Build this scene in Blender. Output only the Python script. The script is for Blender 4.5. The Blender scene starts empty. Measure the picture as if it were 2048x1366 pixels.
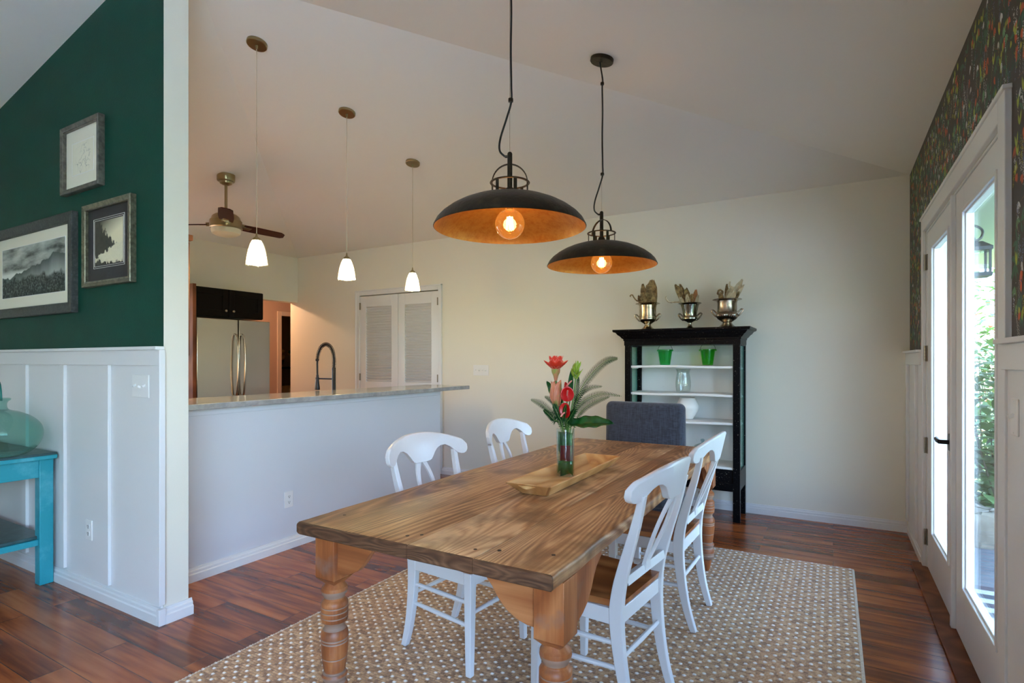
import bpy, math, random
import numpy as np
from mathutils import Vector, Matrix

sc = bpy.context.scene
col = sc.collection
PI = math.pi

# ---------------------------------------------------------------- camera
cam_d = bpy.data.cameras.new('camera')
cam = bpy.data.objects.new('camera', cam_d)
col.objects.link(cam)
cam.location = (0, 0, 1.33)
cam.rotation_euler = (PI/2, 0, 0.523)
cam_d.sensor_width = 36.0
cam_d.lens = 19.578
cam_d.shift_y = 0.01864
cam_d.clip_start = 0.05
sc.camera = cam

# ---------------------------------------------------------------- world, sun, portals, exposure
sc.view_settings.view_transform = 'Standard'
sc.view_settings.look = 'None'
sc.view_settings.gamma = 1.0
sc.view_settings.use_curve_mapping = False
sc.view_settings.exposure = 0.72
sc.cycles.use_denoising = True
sc.cycles.max_bounces = 14
sc.cycles.diffuse_bounces = 8
sc.cycles.transparent_max_bounces = 16
sc.cycles.sample_clamp_indirect = 8.0
sc.cycles.caustics_refractive = False
sc.cycles.caustics_reflective = False

w = bpy.data.worlds.new('sky'); sc.world = w; w.use_nodes = True
nt = w.node_tree; nt.nodes.clear()
n_out = nt.nodes.new('ShaderNodeOutputWorld'); n_bg = nt.nodes.new('ShaderNodeBackground')
n_tc = nt.nodes.new('ShaderNodeTexCoord'); n_sep = nt.nodes.new('ShaderNodeSeparateXYZ')
n_rmp = nt.nodes.new('ShaderNodeValToRGB')
nt.links.new(n_tc.outputs['Generated'], n_sep.inputs[0])
nt.links.new(n_sep.outputs['Z'], n_rmp.inputs[0])
e = n_rmp.color_ramp.elements
e[0].position = 0.0; e[0].color = (0.50, 0.62, 0.52, 1)
e[1].position = 0.12; e[1].color = (0.52, 0.74, 1.10, 1)
x = n_rmp.color_ramp.elements.new(0.8); x.color = (0.30, 0.55, 1.10, 1)
nt.links.new(n_rmp.outputs[0], n_bg.inputs[0])
n_bg.inputs[1].default_value = 13.0
nt.links.new(n_bg.outputs[0], n_out.inputs[0])

def lamp(name, kind, loc, energy, color, rot=(0, 0, 0), size=None, size_y=None, radius=None, portal=False, parent=None):
    d = bpy.data.lights.new(name, kind)
    d.energy = energy; d.color = color
    if kind == 'AREA':
        d.shape = 'RECTANGLE'; d.size = size; d.size_y = size_y
        d.cycles.is_portal = portal
    if radius is not None: d.shadow_soft_size = radius
    o = bpy.data.objects.new(name, d); col.objects.link(o)
    o.location = loc; o.rotation_euler = rot
    return o

sun = bpy.data.lights.new('sun', 'SUN'); sun.energy = 26.0; sun.color = (1.0, 0.95, 0.85); sun.angle = 0.02
so = bpy.data.objects.new('sun', sun); col.objects.link(so)
so.rotation_euler = Vector((0.45, -0.35, -1.0)).to_track_quat('-Z', 'Y').to_euler()

# room constants (metres)
R, B, Z, L, GY, PT = 0.516, 5.266, 2.765, -6.507, 1.56, 0.193
RX = (R+L)/2; RZ = Z+PT*(R-L)/2; FY = -3.5
# portals at the openings of the room (they only guide the sampling of the sky)
lamp('portal_french_doors', 'AREA', (0.62, 3.45, 1.15), 1, (1, 1, 1), (0, PI/2, 0), 2.1, 1.9, portal=True)
lamp('portal_side_window', 'AREA', (0.62, -1.5, 1.32), 1, (1, 1, 1), (0, PI/2, 0), 2.15, 3.2, portal=True)
lamp('portal_added_window', 'AREA', (L-.14, 2.425, 1.59), 1, (1, 1, 1), (0, -PI/2, 0), 1.22, 1.07, portal=True)  # belongs to the unseen window added in the kitchen wall

# ---------------------------------------------------------------- helpers
class G:
    """collects geometry; build() links ONE mesh object"""
    def __init__(s): s.v = []; s.f = []; s.m = []; s.mi = 0; s.c = None
    def add(s, vs, fs, mi=None):
        o = len(s.v); s.v += [tuple(p) for p in vs]
        s.f += [tuple(i+o for i in f) for f in fs]; s.m += [s.mi if mi is None else mi]*len(fs); return s
    def box(s, x0, x1, y0, y1, z0, z1, mi=None):
        x0, x1 = sorted((x0, x1)); y0, y1 = sorted((y0, y1)); z0, z1 = sorted((z0, z1))
        return s.add([(x0,y0,z0),(x1,y0,z0),(x1,y1,z0),(x0,y1,z0),(x0,y0,z1),(x1,y0,z1),(x1,y1,z1),(x0,y1,z1)],
              [(0,3,2,1),(4,5,6,7),(0,1,5,4),(1,2,6,5),(2,3,7,6),(3,0,4,7)], mi)
    def obox(s, c, size, M=None, mi=None):
        hx, hy, hz = [t/2 for t in size]; M = M or Matrix.Identity(3); c = Vector(c)
        vs = [c+M@Vector(p) for p in [(-hx,-hy,-hz),(hx,-hy,-hz),(hx,hy,-hz),(-hx,hy,-hz),(-hx,-hy,hz),(hx,-hy,hz),(hx,hy,hz),(-hx,hy,hz)]]
        return s.add(vs, [(0,3,2,1),(4,5,6,7),(0,1,5,4),(1,2,6,5),(2,3,7,6),(3,0,4,7)], mi)
    def prism(s, pts, axis, a0, a1, mi=None):
        """pts 2-D polygon; axis 'x': pts are (y,z); 'y': (x,z); 'z': (x,y)"""
        def P(p, a): return (a,p[0],p[1]) if axis == 'x' else (p[0],a,p[1]) if axis == 'y' else (p[0],p[1],a)
        n = len(pts); vs = [P(p, a0) for p in pts]+[P(p, a1) for p in pts]
        ar = sum(pts[i][0]*pts[(i+1) % n][1]-pts[(i+1) % n][0]*pts[i][1] for i in range(n))
        flip = (ar > 0) != (axis == 'y')
        if a1 < a0: flip = not flip
        a = tuple(range(n)); b = tuple(range(n, 2*n))
        fs = [a[::-1], b] if flip else [a, b[::-1]]
        for i in range(n):
            j = (i+1) % n; q = (i, j, j+n, i+n); fs.append(q if flip else q[::-1])
        return s.add(vs, fs, mi)
    def tube(s, path, r, seg=8, caps=True, mi=None, flat=None):
        path = [Vector(p) for p in path]; n = len(path)
        rr = [r]*n if not hasattr(r, '__len__') else list(r)
        t0 = (path[1]-path[0]).normalized()
        up = Vector((0,0,1)) if abs(t0.z) < .9 else Vector((1,0,0))
        u = t0.cross(up).normalized(); vs = []
        for i, p in enumerate(path):
            t = (path[min(i+1, n-1)]-path[max(i-1, 0)]).normalized()
            u = (u-t*u.dot(t)).normalized(); v = t.cross(u)
            for k in range(seg):
                a = 2*PI*k/seg; fl = 1 if flat is None else flat
                vs.append(p+u*math.cos(a)*rr[i]+v*math.sin(a)*rr[i]*fl)
        fs = [(i*seg+k, i*seg+(k+1) % seg, (i+1)*seg+(k+1) % seg, (i+1)*seg+k) for i in range(n-1) for k in range(seg)]
        if caps: fs += [tuple(range(seg))[::-1], tuple(range((n-1)*seg, n*seg))]
        return s.add(vs, fs, mi)
    def lathe(s, prof, c=(0,0,0), seg=32, M=None, mi=None, mod=None):
        c = Vector(c); M = M or Matrix.Identity(3); vs = []; n = len(prof)
        for (r, z) in prof:
            for k in range(seg):
                a = 2*PI*k/seg; rr = max(r, 1e-4)*(mod(a, r, z) if mod else 1)
                vs.append(c+M@Vector((rr*math.cos(a), rr*math.sin(a), z)))
        fs = [(i*seg+k, i*seg+(k+1) % seg, (i+1)*seg+(k+1) % seg, (i+1)*seg+k) for i in range(n-1) for k in range(seg)]
        return s.add(vs, fs, mi)
    def sphere(s, c, r, seg=16, sc_=(1,1,1), mi=None, M=None):
        n = seg//2; pr = [(math.sin(PI*i/n)*1.0, -math.cos(PI*i/n)) for i in range(n+1)]
        D = Matrix.Diagonal((r*sc_[0], r*sc_[1], r*sc_[2])); MM = (M@D) if M else D
        return s.lathe(pr, c, seg, MM, mi)
    def grid(s, fn, nu, nv, mi=None, close_u=False):
        vs = [fn(i/nu, j/nv) for i in range(nu+1) for j in range(nv+1)]
        fs = [(i*(nv+1)+j, (i+1)*(nv+1)+j, (i+1)*(nv+1)+j+1, i*(nv+1)+j+1) for i in range(nu) for j in range(nv)]
        return s.add(vs, fs, mi)
    def build(s, name, mats, parent=None, origin=None, bevel=0, smooth=True, angle=0.6, bseg=2, sub=0, solid=0):
        off = ORG.get(parent, Vector((0,0,0))) if parent else Vector(origin or (0,0,0))
        me = bpy.data.meshes.new(name)
        me.from_pydata([tuple(Vector(p)-off) for p in s.v], [], s.f)
        if not isinstance(mats, (list, tuple)): mats = [mats]
        for m in mats: me.materials.append(m)
        if len(mats) > 1: me.polygons.foreach_set('material_index', s.m)
        if smooth:
            me.polygons.foreach_set('use_smooth', [True]*len(me.polygons)); me.set_sharp_from_angle(angle=angle)
        me.update()
        o = bpy.data.objects.new(name, me); col.objects.link(o)
        if parent: o.parent = parent; ORG[o] = ORG.get(parent, Vector((0,0,0)))
        else: o.location = off; ORG[o] = off
        if solid:
            md = o.modifiers.new('solid', 'SOLIDIFY'); md.thickness = solid; md.offset = 0
        if sub:
            md = o.modifiers.new('sub', 'SUBSURF'); md.levels = sub; md.render_levels = sub
        if bevel:
            md = o.modifiers.new('bevel', 'BEVEL'); md.width = bevel; md.segments = bseg; md.limit_method = 'ANGLE'; md.angle_limit = 0.7
            md.harden_normals = False
        return o
ORG = {}
def tag(o, label=None, cat=None, group=None, kind=None):
    if label: o['label'] = label
    if cat: o['category'] = cat
    if group: o['group'] = group
    if kind: o['kind'] = kind
    return o
def thing(name, label, cat, loc=(0,0,0), group=None):
    o = bpy.data.objects.new(name, None); col.objects.link(o); o.location = loc; o.empty_display_size = .1
    ORG[o] = Vector(loc); return tag(o, label, cat, group)
def struct(o, label=None): return tag(o, label, None, None, 'structure')
def dup(root, loc, rz, label, group=None):
    r = root.copy(); col.objects.link(r); r.location = loc; r.rotation_euler = (0, 0, rz)
    r['label'] = label
    if group: r['group'] = group
    for ch in list(root.children):
        c = ch.copy(); col.objects.link(c); c.parent = r
        for g in ch.children:
            d = g.copy(); col.objects.link(d); d.parent = c
    return r
def lerp(a, b, t): return a+(b-a)*t
def spline(pts, n=8):
    """Catmull-Rom through pts"""
    P = [Vector(p) for p in pts]; P = [P[0]*2-P[1]]+P+[P[-1]*2-P[-2]]; out = []
    for i in range(1, len(P)-2):
        for k in range(n):
            t = k/n; a, b, c, d = P[i-1:i+3]
            out.append(.5*((2*b)+(c-a)*t+(2*a-5*b+4*c-d)*t*t+(3*b-a-3*c+d)*t**3))
    out.append(P[-2]); return out

# ---------------------------------------------------------------- materials
def srgb(r, g, b):
    f = lambda c: (c/255/12.92) if c/255 <= .04045 else ((c/255+.055)/1.055)**2.4
    return (f(r), f(g), f(b), 1)
def mat(name, c, rough=.5, metal=0, spec=.5, bump=None, var=None, coat=0, emit=None, estr=0, sheen=0):
    """bump=(scale,strength,detail) noise bump; var=(scale, colour2, lo, hi) noise colour variation; all in object space"""
    m = bpy.data.materials.new(name); m.use_nodes = True; t = m.node_tree; b = t.nodes['Principled BSDF']
    c = tuple(c)+((1,) if len(c) == 3 else ())
    b.inputs['Base Color'].default_value = c; b.inputs['Roughness'].default_value = rough
    b.inputs['Metallic'].default_value = metal; b.inputs['Specular IOR Level'].default_value = spec
    if coat: b.inputs['Coat Weight'].default_value = coat; b.inputs['Coat Roughness'].default_value = .12
    if sheen: b.inputs['Sheen Weight'].default_value = sheen
    if emit: b.inputs['Emission Color'].default_value = tuple(emit)+((1,) if len(emit) == 3 else ()); b.inputs['Emission Strength'].default_value = estr
    if bump or var: tc = t.nodes.new('ShaderNodeTexCoord')
    if bump:
        n = t.nodes.new('ShaderNodeTexNoise'); n.inputs['Scale'].default_value = bump[0]; n.inputs['Detail'].default_value = bump[2] if len(bump) > 2 else 3
        t.links.new(tc.outputs['Object'], n.inputs['Vector'])
        bp = t.nodes.new('ShaderNodeBump'); bp.inputs['Strength'].default_value = bump[1]; bp.inputs['Distance'].default_value = .01
        t.links.new(n.outputs['Fac'], bp.inputs['Height']); t.links.new(bp.outputs[0], b.inputs['Normal'])
    if var:
        n = t.nodes.new('ShaderNodeTexNoise'); n.inputs['Scale'].default_value = var[0]; n.inputs['Detail'].default_value = 6
        n.inputs['Roughness'].default_value = .65
        t.links.new(tc.outputs['Object'], n.inputs['Vector'])
        r = t.nodes.new('ShaderNodeValToRGB'); r.color_ramp.elements[0].position = var[2]; r.color_ramp.elements[1].position = var[3]
        r.color_ramp.elements[0].color = c; r.color_ramp.elements[1].color = tuple(var[1])+((1,) if len(var[1]) == 3 else ())
        t.links.new(n.outputs['Fac'], r.inputs[0]); t.links.new(r.outputs[0], b.inputs['Base Color'])
    return m
def ramp(t, stops):
    r = t.nodes.new('ShaderNodeValToRGB'); els = r.color_ramp.elements
    els[0].position, els[0].color = stops[0][0], tuple(stops[0][1])[:3]+(1,)
    els[1].position, els[1].color = stops[-1][0], tuple(stops[-1][1])[:3]+(1,)
    for p, c in stops[1:-1]: e_ = els.new(p); e_.color = tuple(c)[:3]+(1,)
    return r
def mth(t, op, a=None, b=None, va=0, vb=0):
    n = t.nodes.new('ShaderNodeMath'); n.operation = op
    n.inputs[0].default_value = va; n.inputs[1].default_value = vb
    if a is not None: t.links.new(a, n.inputs[0])
    if b is not None: t.links.new(b, n.inputs[1])
    return n.outputs[0]

def wood(name, stops, axis='Y', ring=14, stretch=.07, dist=2.2, rough=.45, coat=0, fine=.35, seam=None, bumps=.25, attr=None, blotch=None, spec=.5):
    """long-grained wood, grain along axis; rings = iso-lines of a stretched noise (cathedral figure)"""
    m = bpy.data.materials.new(name); m.use_nodes = True; t = m.node_tree; b = t.nodes['Principled BSDF']; lk = t.links
    tc = t.nodes.new('ShaderNodeTexCoord'); src = tc.outputs['Object']
    if attr:
        at = t.nodes.new('ShaderNodeAttribute'); at.attribute_name = attr
        va = t.nodes.new('ShaderNodeVectorMath'); va.operation = 'MULTIPLY_ADD'
        lk.new(at.outputs['Color'], va.inputs[0]); va.inputs[1].default_value = (7, 9, 5); lk.new(src, va.inputs[2]); src = va.outputs[0]
    def mapped(sx):
        mp = t.nodes.new('ShaderNodeMapping'); lk.new(src, mp.inputs[0])
        s = [1, 1, 1]; s['XYZ'.index(axis)] = sx; mp.inputs['Scale'].default_value = s; return mp.outputs[0]
    n1 = t.nodes.new('ShaderNodeTexNoise'); n1.inputs['Scale'].default_value = dist; n1.inputs['Detail'].default_value = 1.5
    n1.inputs['Roughness'].default_value = .35; lk.new(mapped(stretch*2.2), n1.inputs['Vector'])
    rings = mth(t, 'MULTIPLY', n1.outputs['Fac'], vb=ring); fr = mth(t, 'FRACT', rings)
    tri = mth(t, 'ABSOLUTE', mth(t, 'SUBTRACT', mth(t, 'MULTIPLY', fr, vb=2), vb=1))
    n2 = t.nodes.new('ShaderNodeTexNoise'); n2.inputs['Scale'].default_value = 80; n2.inputs['Detail'].default_value = 5; n2.inputs['Roughness'].default_value = .7
    lk.new(mapped(stretch*.5), n2.inputs['Vector'])
    n3 = t.nodes.new('ShaderNodeTexNoise'); n3.inputs['Scale'].default_value = 2.2; n3.inputs['Detail'].default_value = 4
    lk.new(mapped(.5), n3.inputs['Vector'])
    f = mth(t, 'ADD', mth(t, 'MULTIPLY', tri, vb=1-fine), mth(t, 'MULTIPLY', n2.outputs['Fac'], vb=fine))
    f = mth(t, 'ADD', mth(t, 'MULTIPLY', f, vb=.62), mth(t, 'MULTIPLY', n3.outputs['Fac'], vb=.42))
    if attr:
        sp = t.nodes.new('ShaderNodeSeparateColor'); lk.new(at.outputs['Color'], sp.inputs[0])
        f = mth(t, 'ADD', f, mth(t, 'MULTIPLY', mth(t, 'SUBTRACT', sp.outputs[1], vb=.5), vb=.28))
    r = ramp(t, stops); lk.new(f, r.inputs[0]); out = r.outputs[0]
    if blotch:
        n4 = t.nodes.new('ShaderNodeTexNoise'); n4.inputs['Scale'].default_value = blotch[0]; n4.inputs['Detail'].default_value = 5
        lk.new(tc.outputs['Object'], n4.inputs['Vector'])
        r4 = ramp(t, [(blotch[2], (0,0,0)), (blotch[3], (1,1,1))]); lk.new(n4.outputs['Fac'], r4.inputs[0])
        mx = t.nodes.new('ShaderNodeMix'); mx.data_type = 'RGBA'; lk.new(r4.outputs[0], mx.inputs[0]); lk.new(out, mx.inputs[6])
        mx.inputs[7].default_value = tuple(blotch[1])[:3]+(1,); out = mx.outputs[2]
    lk.new(out, b.inputs['Base Color']); b.inputs['Roughness'].default_value = rough; b.inputs['Specular IOR Level'].default_value = spec
    if coat: b.inputs['Coat Weight'].default_value = coat; b.inputs['Coat Roughness'].default_value = .1
    bp = t.nodes.new('ShaderNodeBump'); bp.inputs['Strength'].default_value = bumps; bp.inputs['Distance'].default_value = .004
    lk.new(f, bp.inputs['Height']); lk.new(bp.outputs[0], b.inputs['Normal'])
    return m
def glass(name, tint=(1,1,1), refl=1.0, rough=0.0, ior=1.5, glow=None):
    """thin clear glass: transparent with a fresnel reflection"""
    m = bpy.data.materials.new(name); m.use_nodes = True; t = m.node_tree; t.nodes.clear()
    o = t.nodes.new('ShaderNodeOutputMaterial'); tr = t.nodes.new('ShaderNodeBsdfTransparent'); gl = t.nodes.new('ShaderNodeBsdfGlossy')
    tr.inputs[0].default_value = tuple(tint)+(1,); gl.inputs['Roughness'].default_value = rough
    lw = t.nodes.new('ShaderNodeLayerWeight'); lw.inputs[0].default_value = .5     # Facing is the same from both sides of the pane
    f0 = ((ior-1)/(ior+1))**2; fr = mth(t, 'ADD', mth(t, 'MULTIPLY', mth(t, 'POWER', lw.outputs['Facing'], vb=4.5), vb=.9), vb=f0)
    mx = t.nodes.new('ShaderNodeMixShader')
    t.links.new(mth(t, 'MULTIPLY', fr, vb=refl), mx.inputs[0]); t.links.new(tr.outputs[0], mx.inputs[1]); t.links.new(gl.outputs[0], mx.inputs[2])
    sh = mx.outputs[0]
    if glow:
        em = t.nodes.new('ShaderNodeEmission'); em.inputs[0].default_value = tuple(glow[0])+(1,); em.inputs[1].default_value = glow[1]
        ad = t.nodes.new('ShaderNodeAddShader'); t.links.new(sh, ad.inputs[0]); t.links.new(em.outputs[0], ad.inputs[1]); sh = ad.outputs[0]
    t.links.new(sh, o.inputs[0]); return m

M = {}
M['wall'] = mat('wall_paint', (.77, .735, .63), .6, bump=(160, .05))
M['ceil'] = mat('ceiling_paint', (.83, .805, .735), .8)
M['white'] = mat('white_trim', (.72, .715, .71), .35, bump=(60, .04), spec=.4)
M['pwall'] = mat('half_wall_paint', (.64, .66, .70), .45, bump=(160, .04))
M['green'] = mat('green_paint', (.0014, .046, .030), .55, bump=(140, .08), var=(3, (.0018, .053, .035), .4, .6), spec=.2)
M['chairw'] = mat('chair_paint', (.68, .69, .715), .3, bump=(70, .06), var=(26, (.42, .40, .38), .715, .78))
M['black'] = mat('black_metal', (.006, .006, .008), .32, .2, spec=.4)
M['brass'] = mat('antique_brass', (.36, .29, .16), .28, 1)
M['nickel'] = mat('brushed_nickel', (.42, .36, .27), .3, 1)
M['hinge'] = mat('hinge_bronze', (.30, .26, .20), .4, .9)
M['steel'] = mat('stainless', (.50, .47, .41), .2, 1, bump=(5, .05))
M['darkcab'] = mat('espresso_wood', (.005, .003, .0025), .4, spec=.12)
M['plate'] = mat('plastic_plate', (.78, .77, .75), .35)
M['slot'] = mat('dark_slot', (.03, .03, .035), .6)
M['winglass'] = glass('window_glass', (.96, .98, .97), .6)

# floor laminate
def floor_mat():
    m = bpy.data.materials.new('floor_laminate'); m.use_nodes = True; t = m.node_tree; b = t.nodes['Principled BSDF']; lk = t.links
    tc = t.nodes.new('ShaderNodeTexCoord')
    br = t.nodes.new('ShaderNodeTexBrick'); br.inputs['Scale'].default_value = 1; br.inputs['Mortar Size'].default_value = .0012
    br.inputs['Brick Width'].default_value = 1.22; br.inputs['Row Height'].default_value = .125; br.offset = .37; br.offset_frequency = 2
    br.inputs['Color1'].default_value = (0, 0, 0, 1); br.inputs['Color2'].default_value = (1, 1, 1, 1); br.inputs['Mortar'].default_value = (.5, .5, .5, 1)
    br.inputs['Bias'].default_value = 0; lk.new(tc.outputs['Object'], br.inputs['Vector'])
    va = t.nodes.new('ShaderNodeVectorMath'); va.operation = 'MULTIPLY_ADD'; lk.new(br.outputs['Color'], va.inputs[0]); va.inputs[1].default_value = (13, 17, 11); lk.new(tc.outputs['Object'], va.inputs[2])
    mp = t.nodes.new('ShaderNodeMapping'); lk.new(va.outputs[0], mp.inputs[0]); mp.inputs['Scale'].default_value = (.16, 1, 1)
    n1 = t.nodes.new('ShaderNodeTexNoise'); n1.inputs['Scale'].default_value = 4.6; n1.inputs['Detail'].default_value = 2; n1.inputs['Distortion'].default_value = .7
    lk.new(mp.outputs[0], n1.inputs['Vector'])
    fr = mth(t, 'FRACT', mth(t, 'MULTIPLY', n1.outputs['Fac'], vb=6)); tri = mth(t, 'ABSOLUTE', mth(t, 'SUBTRACT', mth(t, 'MULTIPLY', fr, vb=2), vb=1))
    mp2 = t.nodes.new('ShaderNodeMapping'); lk.new(va.outputs[0], mp2.inputs[0]); mp2.inputs['Scale'].default_value = (.06, 1, 1)
    n2 = t.nodes.new('ShaderNodeTexNoise'); n2.inputs['Scale'].default_value = 55; n2.inputs['Detail'].default_value = 3; lk.new(mp2.outputs[0], n2.inputs['Vector'])
    n3 = t.nodes.new('ShaderNodeTexNoise'); n3.inputs['Scale'].default_value = 14; n3.inputs['Detail'].default_value = 2; lk.new(mp2.outputs[0], n3.inputs['Vector'])
    f = mth(t, 'ADD', mth(t, 'MULTIPLY', tri, vb=.10), mth(t, 'MULTIPLY', n2.outputs['Fac'], vb=.20))
    f = mth(t, 'ADD', f, mth(t, 'ADD', mth(t, 'MULTIPLY', n3.outputs['Fac'], vb=.42), None, vb=.10))
    sp = t.nodes.new('ShaderNodeSeparateColor'); lk.new(br.outputs['Color'], sp.inputs[0])
    f = mth(t, 'ADD', f, mth(t, 'MULTIPLY', mth(t, 'SUBTRACT', sp.outputs[0], vb=.5), vb=.16))
    r = ramp(t, [(.28, (.060, .016, .008)), (.40, (.165, .040, .013)), (.50, (.31, .080, .021)), (.66, (.46, .150, .042))]); lk.new(f, r.inputs[0])
    mx = t.nodes.new('ShaderNodeMix'); mx.data_type = 'RGBA'; lk.new(br.outputs['Fac'], mx.inputs[0]); lk.new(r.outputs[0], mx.inputs[6]); mx.inputs[7].default_value = (.02, .008, .005, 1)
    lk.new(mx.outputs[2], b.inputs['Base Color']); b.inputs['Roughness'].default_value = .20; b.inputs['Specular IOR Level'].default_value = .5
    bp = t.nodes.new('ShaderNodeBump'); bp.inputs['Strength'].default_value = .08; bp.inputs['Distance'].default_value = .002; bp.invert = True
    lk.new(br.outputs['Fac'], bp.inputs['Height']); lk.new(bp.outputs[0], b.inputs['Normal'])
    return m
M['floor'] = floor_mat()
M['pine_top'] = wood('table_top_pine', [(.36, (.125, .048, .019)), (.45, (.25, .107, .041)), (.53, (.40, .198, .084)), (.65, (.63, .385, .195))], 'Y', ring=46, stretch=.055, dist=3.4, rough=.42, fine=.76, attr='board', blotch=(4.5, (.15, .07, .03), .53, .72), bumps=.35)
M['pine_leg'] = wood('table_leg_pine', [(.25, (.11, .028, .010)), (.5, (.30, .092, .028)), (.75, (.48, .20, .075))], 'Z', ring=9, stretch=.1, dist=3, rough=.42, fine=.6, blotch=(11, (.22, .125, .090), .54, .76), spec=.35)
M['pine_brk'] = wood('table_bracket_pine', [(.25, (.13, .036, .012)), (.5, (.31, .098, .030)), (.75, (.46, .19, .07))], 'X', ring=26, stretch=.05, dist=3, rough=.45, fine=.5)
M['end_grain'] = wood('table_edge_pine', [(.30, (.022, .009, .004)), (.5, (.075, .030, .012)), (.72, (.19, .09, .042))], 'X', ring=14, stretch=.10, dist=16, rough=.6, fine=.72, bumps=.7)
M['seatw'] = wood('chair_seat_wood', [(.25, (.13, .034, .010)), (.5, (.30, .090, .022)), (.8, (.46, .19, .06))], 'Y', ring=8, stretch=.15, dist=3, rough=.3, fine=.4, coat=.3)
M['tray'] = wood('tray_wood', [(.25, (.46, .20, .06)), (.5, (.64, .34, .12)), (.8, (.78, .50, .22))], 'Y', ring=8, stretch=.12, dist=5, rough=.4, fine=.4)
M['cherry'] = wood('cherry_wood', [(.25, (.10, .03, .012)), (.5, (.17, .055, .02)), (.8, (.26, .09, .035))], 'Z', ring=6, stretch=.2, dist=3, rough=.5, spec=.3)

# ---------------------------------------------------------------- room shell
g = G(); g.box(L-5.2, R+.12, FY-.12, B+4.2, -.12, 0); struct(g.build('floor', M['floor']))
# ceiling: right slope, left slope, hipped end over the back wall
def ceil_tri(g, pts): 
    n = len(pts); g.add(list(pts)+[(p[0], p[1], p[2]+.12) for p in pts], [tuple(range(n)), tuple(range(n, 2*n))[::-1]]+[(i, (i+1) % n, (i+1) % n+n, i+n) for i in range(n)])
ap = (RX, B-(R-L)/2, RZ); e_ = .14
g = G()
ceil_tri(g, [(R+e_, B+e_, Z-PT*e_), ap, (RX, FY-e_, RZ), (R+e_, FY-e_, Z-PT*e_)])
ceil_tri(g, [(L-e_, B+e_, Z-PT*e_), (L-e_, FY-e_, Z-PT*e_), (RX, FY-e_, RZ), ap])
ceil_tri(g, [(L-e_, B+e_, Z-PT*e_), ap, (R+e_, B+e_, Z-PT*e_)])
struct(g.build('ceiling', M['ceil'], smooth=False))
# back wall with the closet opening
g = G()
g.box(-3.995, R+.12, B, B+.12, 0, Z+.0); g.box(-6.657, -5.363, B, B+.12, 0, Z); g.box(-5.363, -3.995, B, B+.12, 2.17, Z)
g.box(-5.5, -3.9, B+.6, B+.64, 0, 2.6); g.box(-5.5, -5.46, B+.12, B+.6, 0, 2.6); g.box(-3.94, -3.9, B+.12, B+.6, 0, 2.6); g.box(-5.5, -3.9, B+.12, B+.64, 2.6, 2.64)
struct(g.build('wall_back', M['wall'], smooth=False))
# right wall: openings for the french doors and for a window beside the camera
g = G(); DA, DB = 2.525, 4.405
g.box(R, R+.13, DB, B, 0, Z); g.box(R, R+.13, DA, DB, 2.16, Z)
g.box(R, R+.13, .1, DA, 0, Z); g.box(R, R+.13, -3.1, .1, 0, .25); g.box(R, R+.13, -3.1, .1, 2.4, Z); g.box(R, R+.13, FY, -3.1, 0, Z)
struct(g.build('wall_right', M['wall'], smooth=False))
# wall behind the camera, with two big windows; left outer wall
def gable(x): return Z+PT*min(R-x, x-L)
g = G()
def gb(x0, x1, z0=0, z1=None):
    if z1 is not None: g.box(x0, x1, FY-.12, FY, z0, z1); return
    pts = [(x0, z0), (x1, z0), (x1, gable(x1))]
    if x0 < RX < x1: pts.append((RX, RZ))
    pts.append((x0, gable(x0))); g.prism(pts, 'y', FY-.12, FY)
gb(L-.12, R+.12)
struct(g.build('wall_front', M['wall'], smooth=False))
def window(name, x0, x1, y0, y1, z0, z1, panes, ax):
    g = G(); t = .05
    def bx(a0, a1, z0_, z1_):
        if ax == 'x': g.box(a0, a1, y0, y1, z0_, z1_)
        else: g.box(x0, x1, a0, a1, z0_, z1_)
    a0, a1 = (x0, x1) if ax == 'x' else (y0, y1)
    bx(a0, a1, z0, z0+t); bx(a0, a1, z1-t, z1); bx(a0, a0+t, z0+t, z1-t); bx(a1-t, a1, z0+t, z1-t)
    for k in range(1, panes): c = lerp(a0, a1, k/panes); bx(c-.025, c+.025, z0+t, z1-t)
    o = struct(g.build(name, M['white'], smooth=False)); g = G()
    if ax == 'x': g.box(a0+t, a1-t, (y0+y1)/2-.003, (y0+y1)/2+.003, z0+t, z1-t)
    else: g.box((x0+x1)/2-.003, (x0+x1)/2+.003, a0+t, a1-t, z0+t, z1-t)
    g.build('window_pane', M['winglass'], o, smooth=False)
window('window_added', L-.09, L-.03, 1.9, 2.95, .98, 2.2, 2, 'y')  # unseen window, added to light the right wall and ceiling
window('window_2', R+.03, R+.09, -3.1, .1, .25, 2.4, 3, 'y')
g = G(); g.box(L-.15, L, 2.95, 4.43, 0, Z); g.box(L-.15, L, FY-.12, 1.9, 0, Z); g.box(L-.15, L, 1.9, 2.95, 0, .98); g.box(L-.15, L, 1.9, 2.95, 2.2, Z); g.box(L-.15, L, 4.43, B, 2.14, Z); g.box(L-.15, L, B, B+.12, 2.14, Z)
struct(g.build('wall_kitchen', M['wall'], smooth=False))
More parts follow.
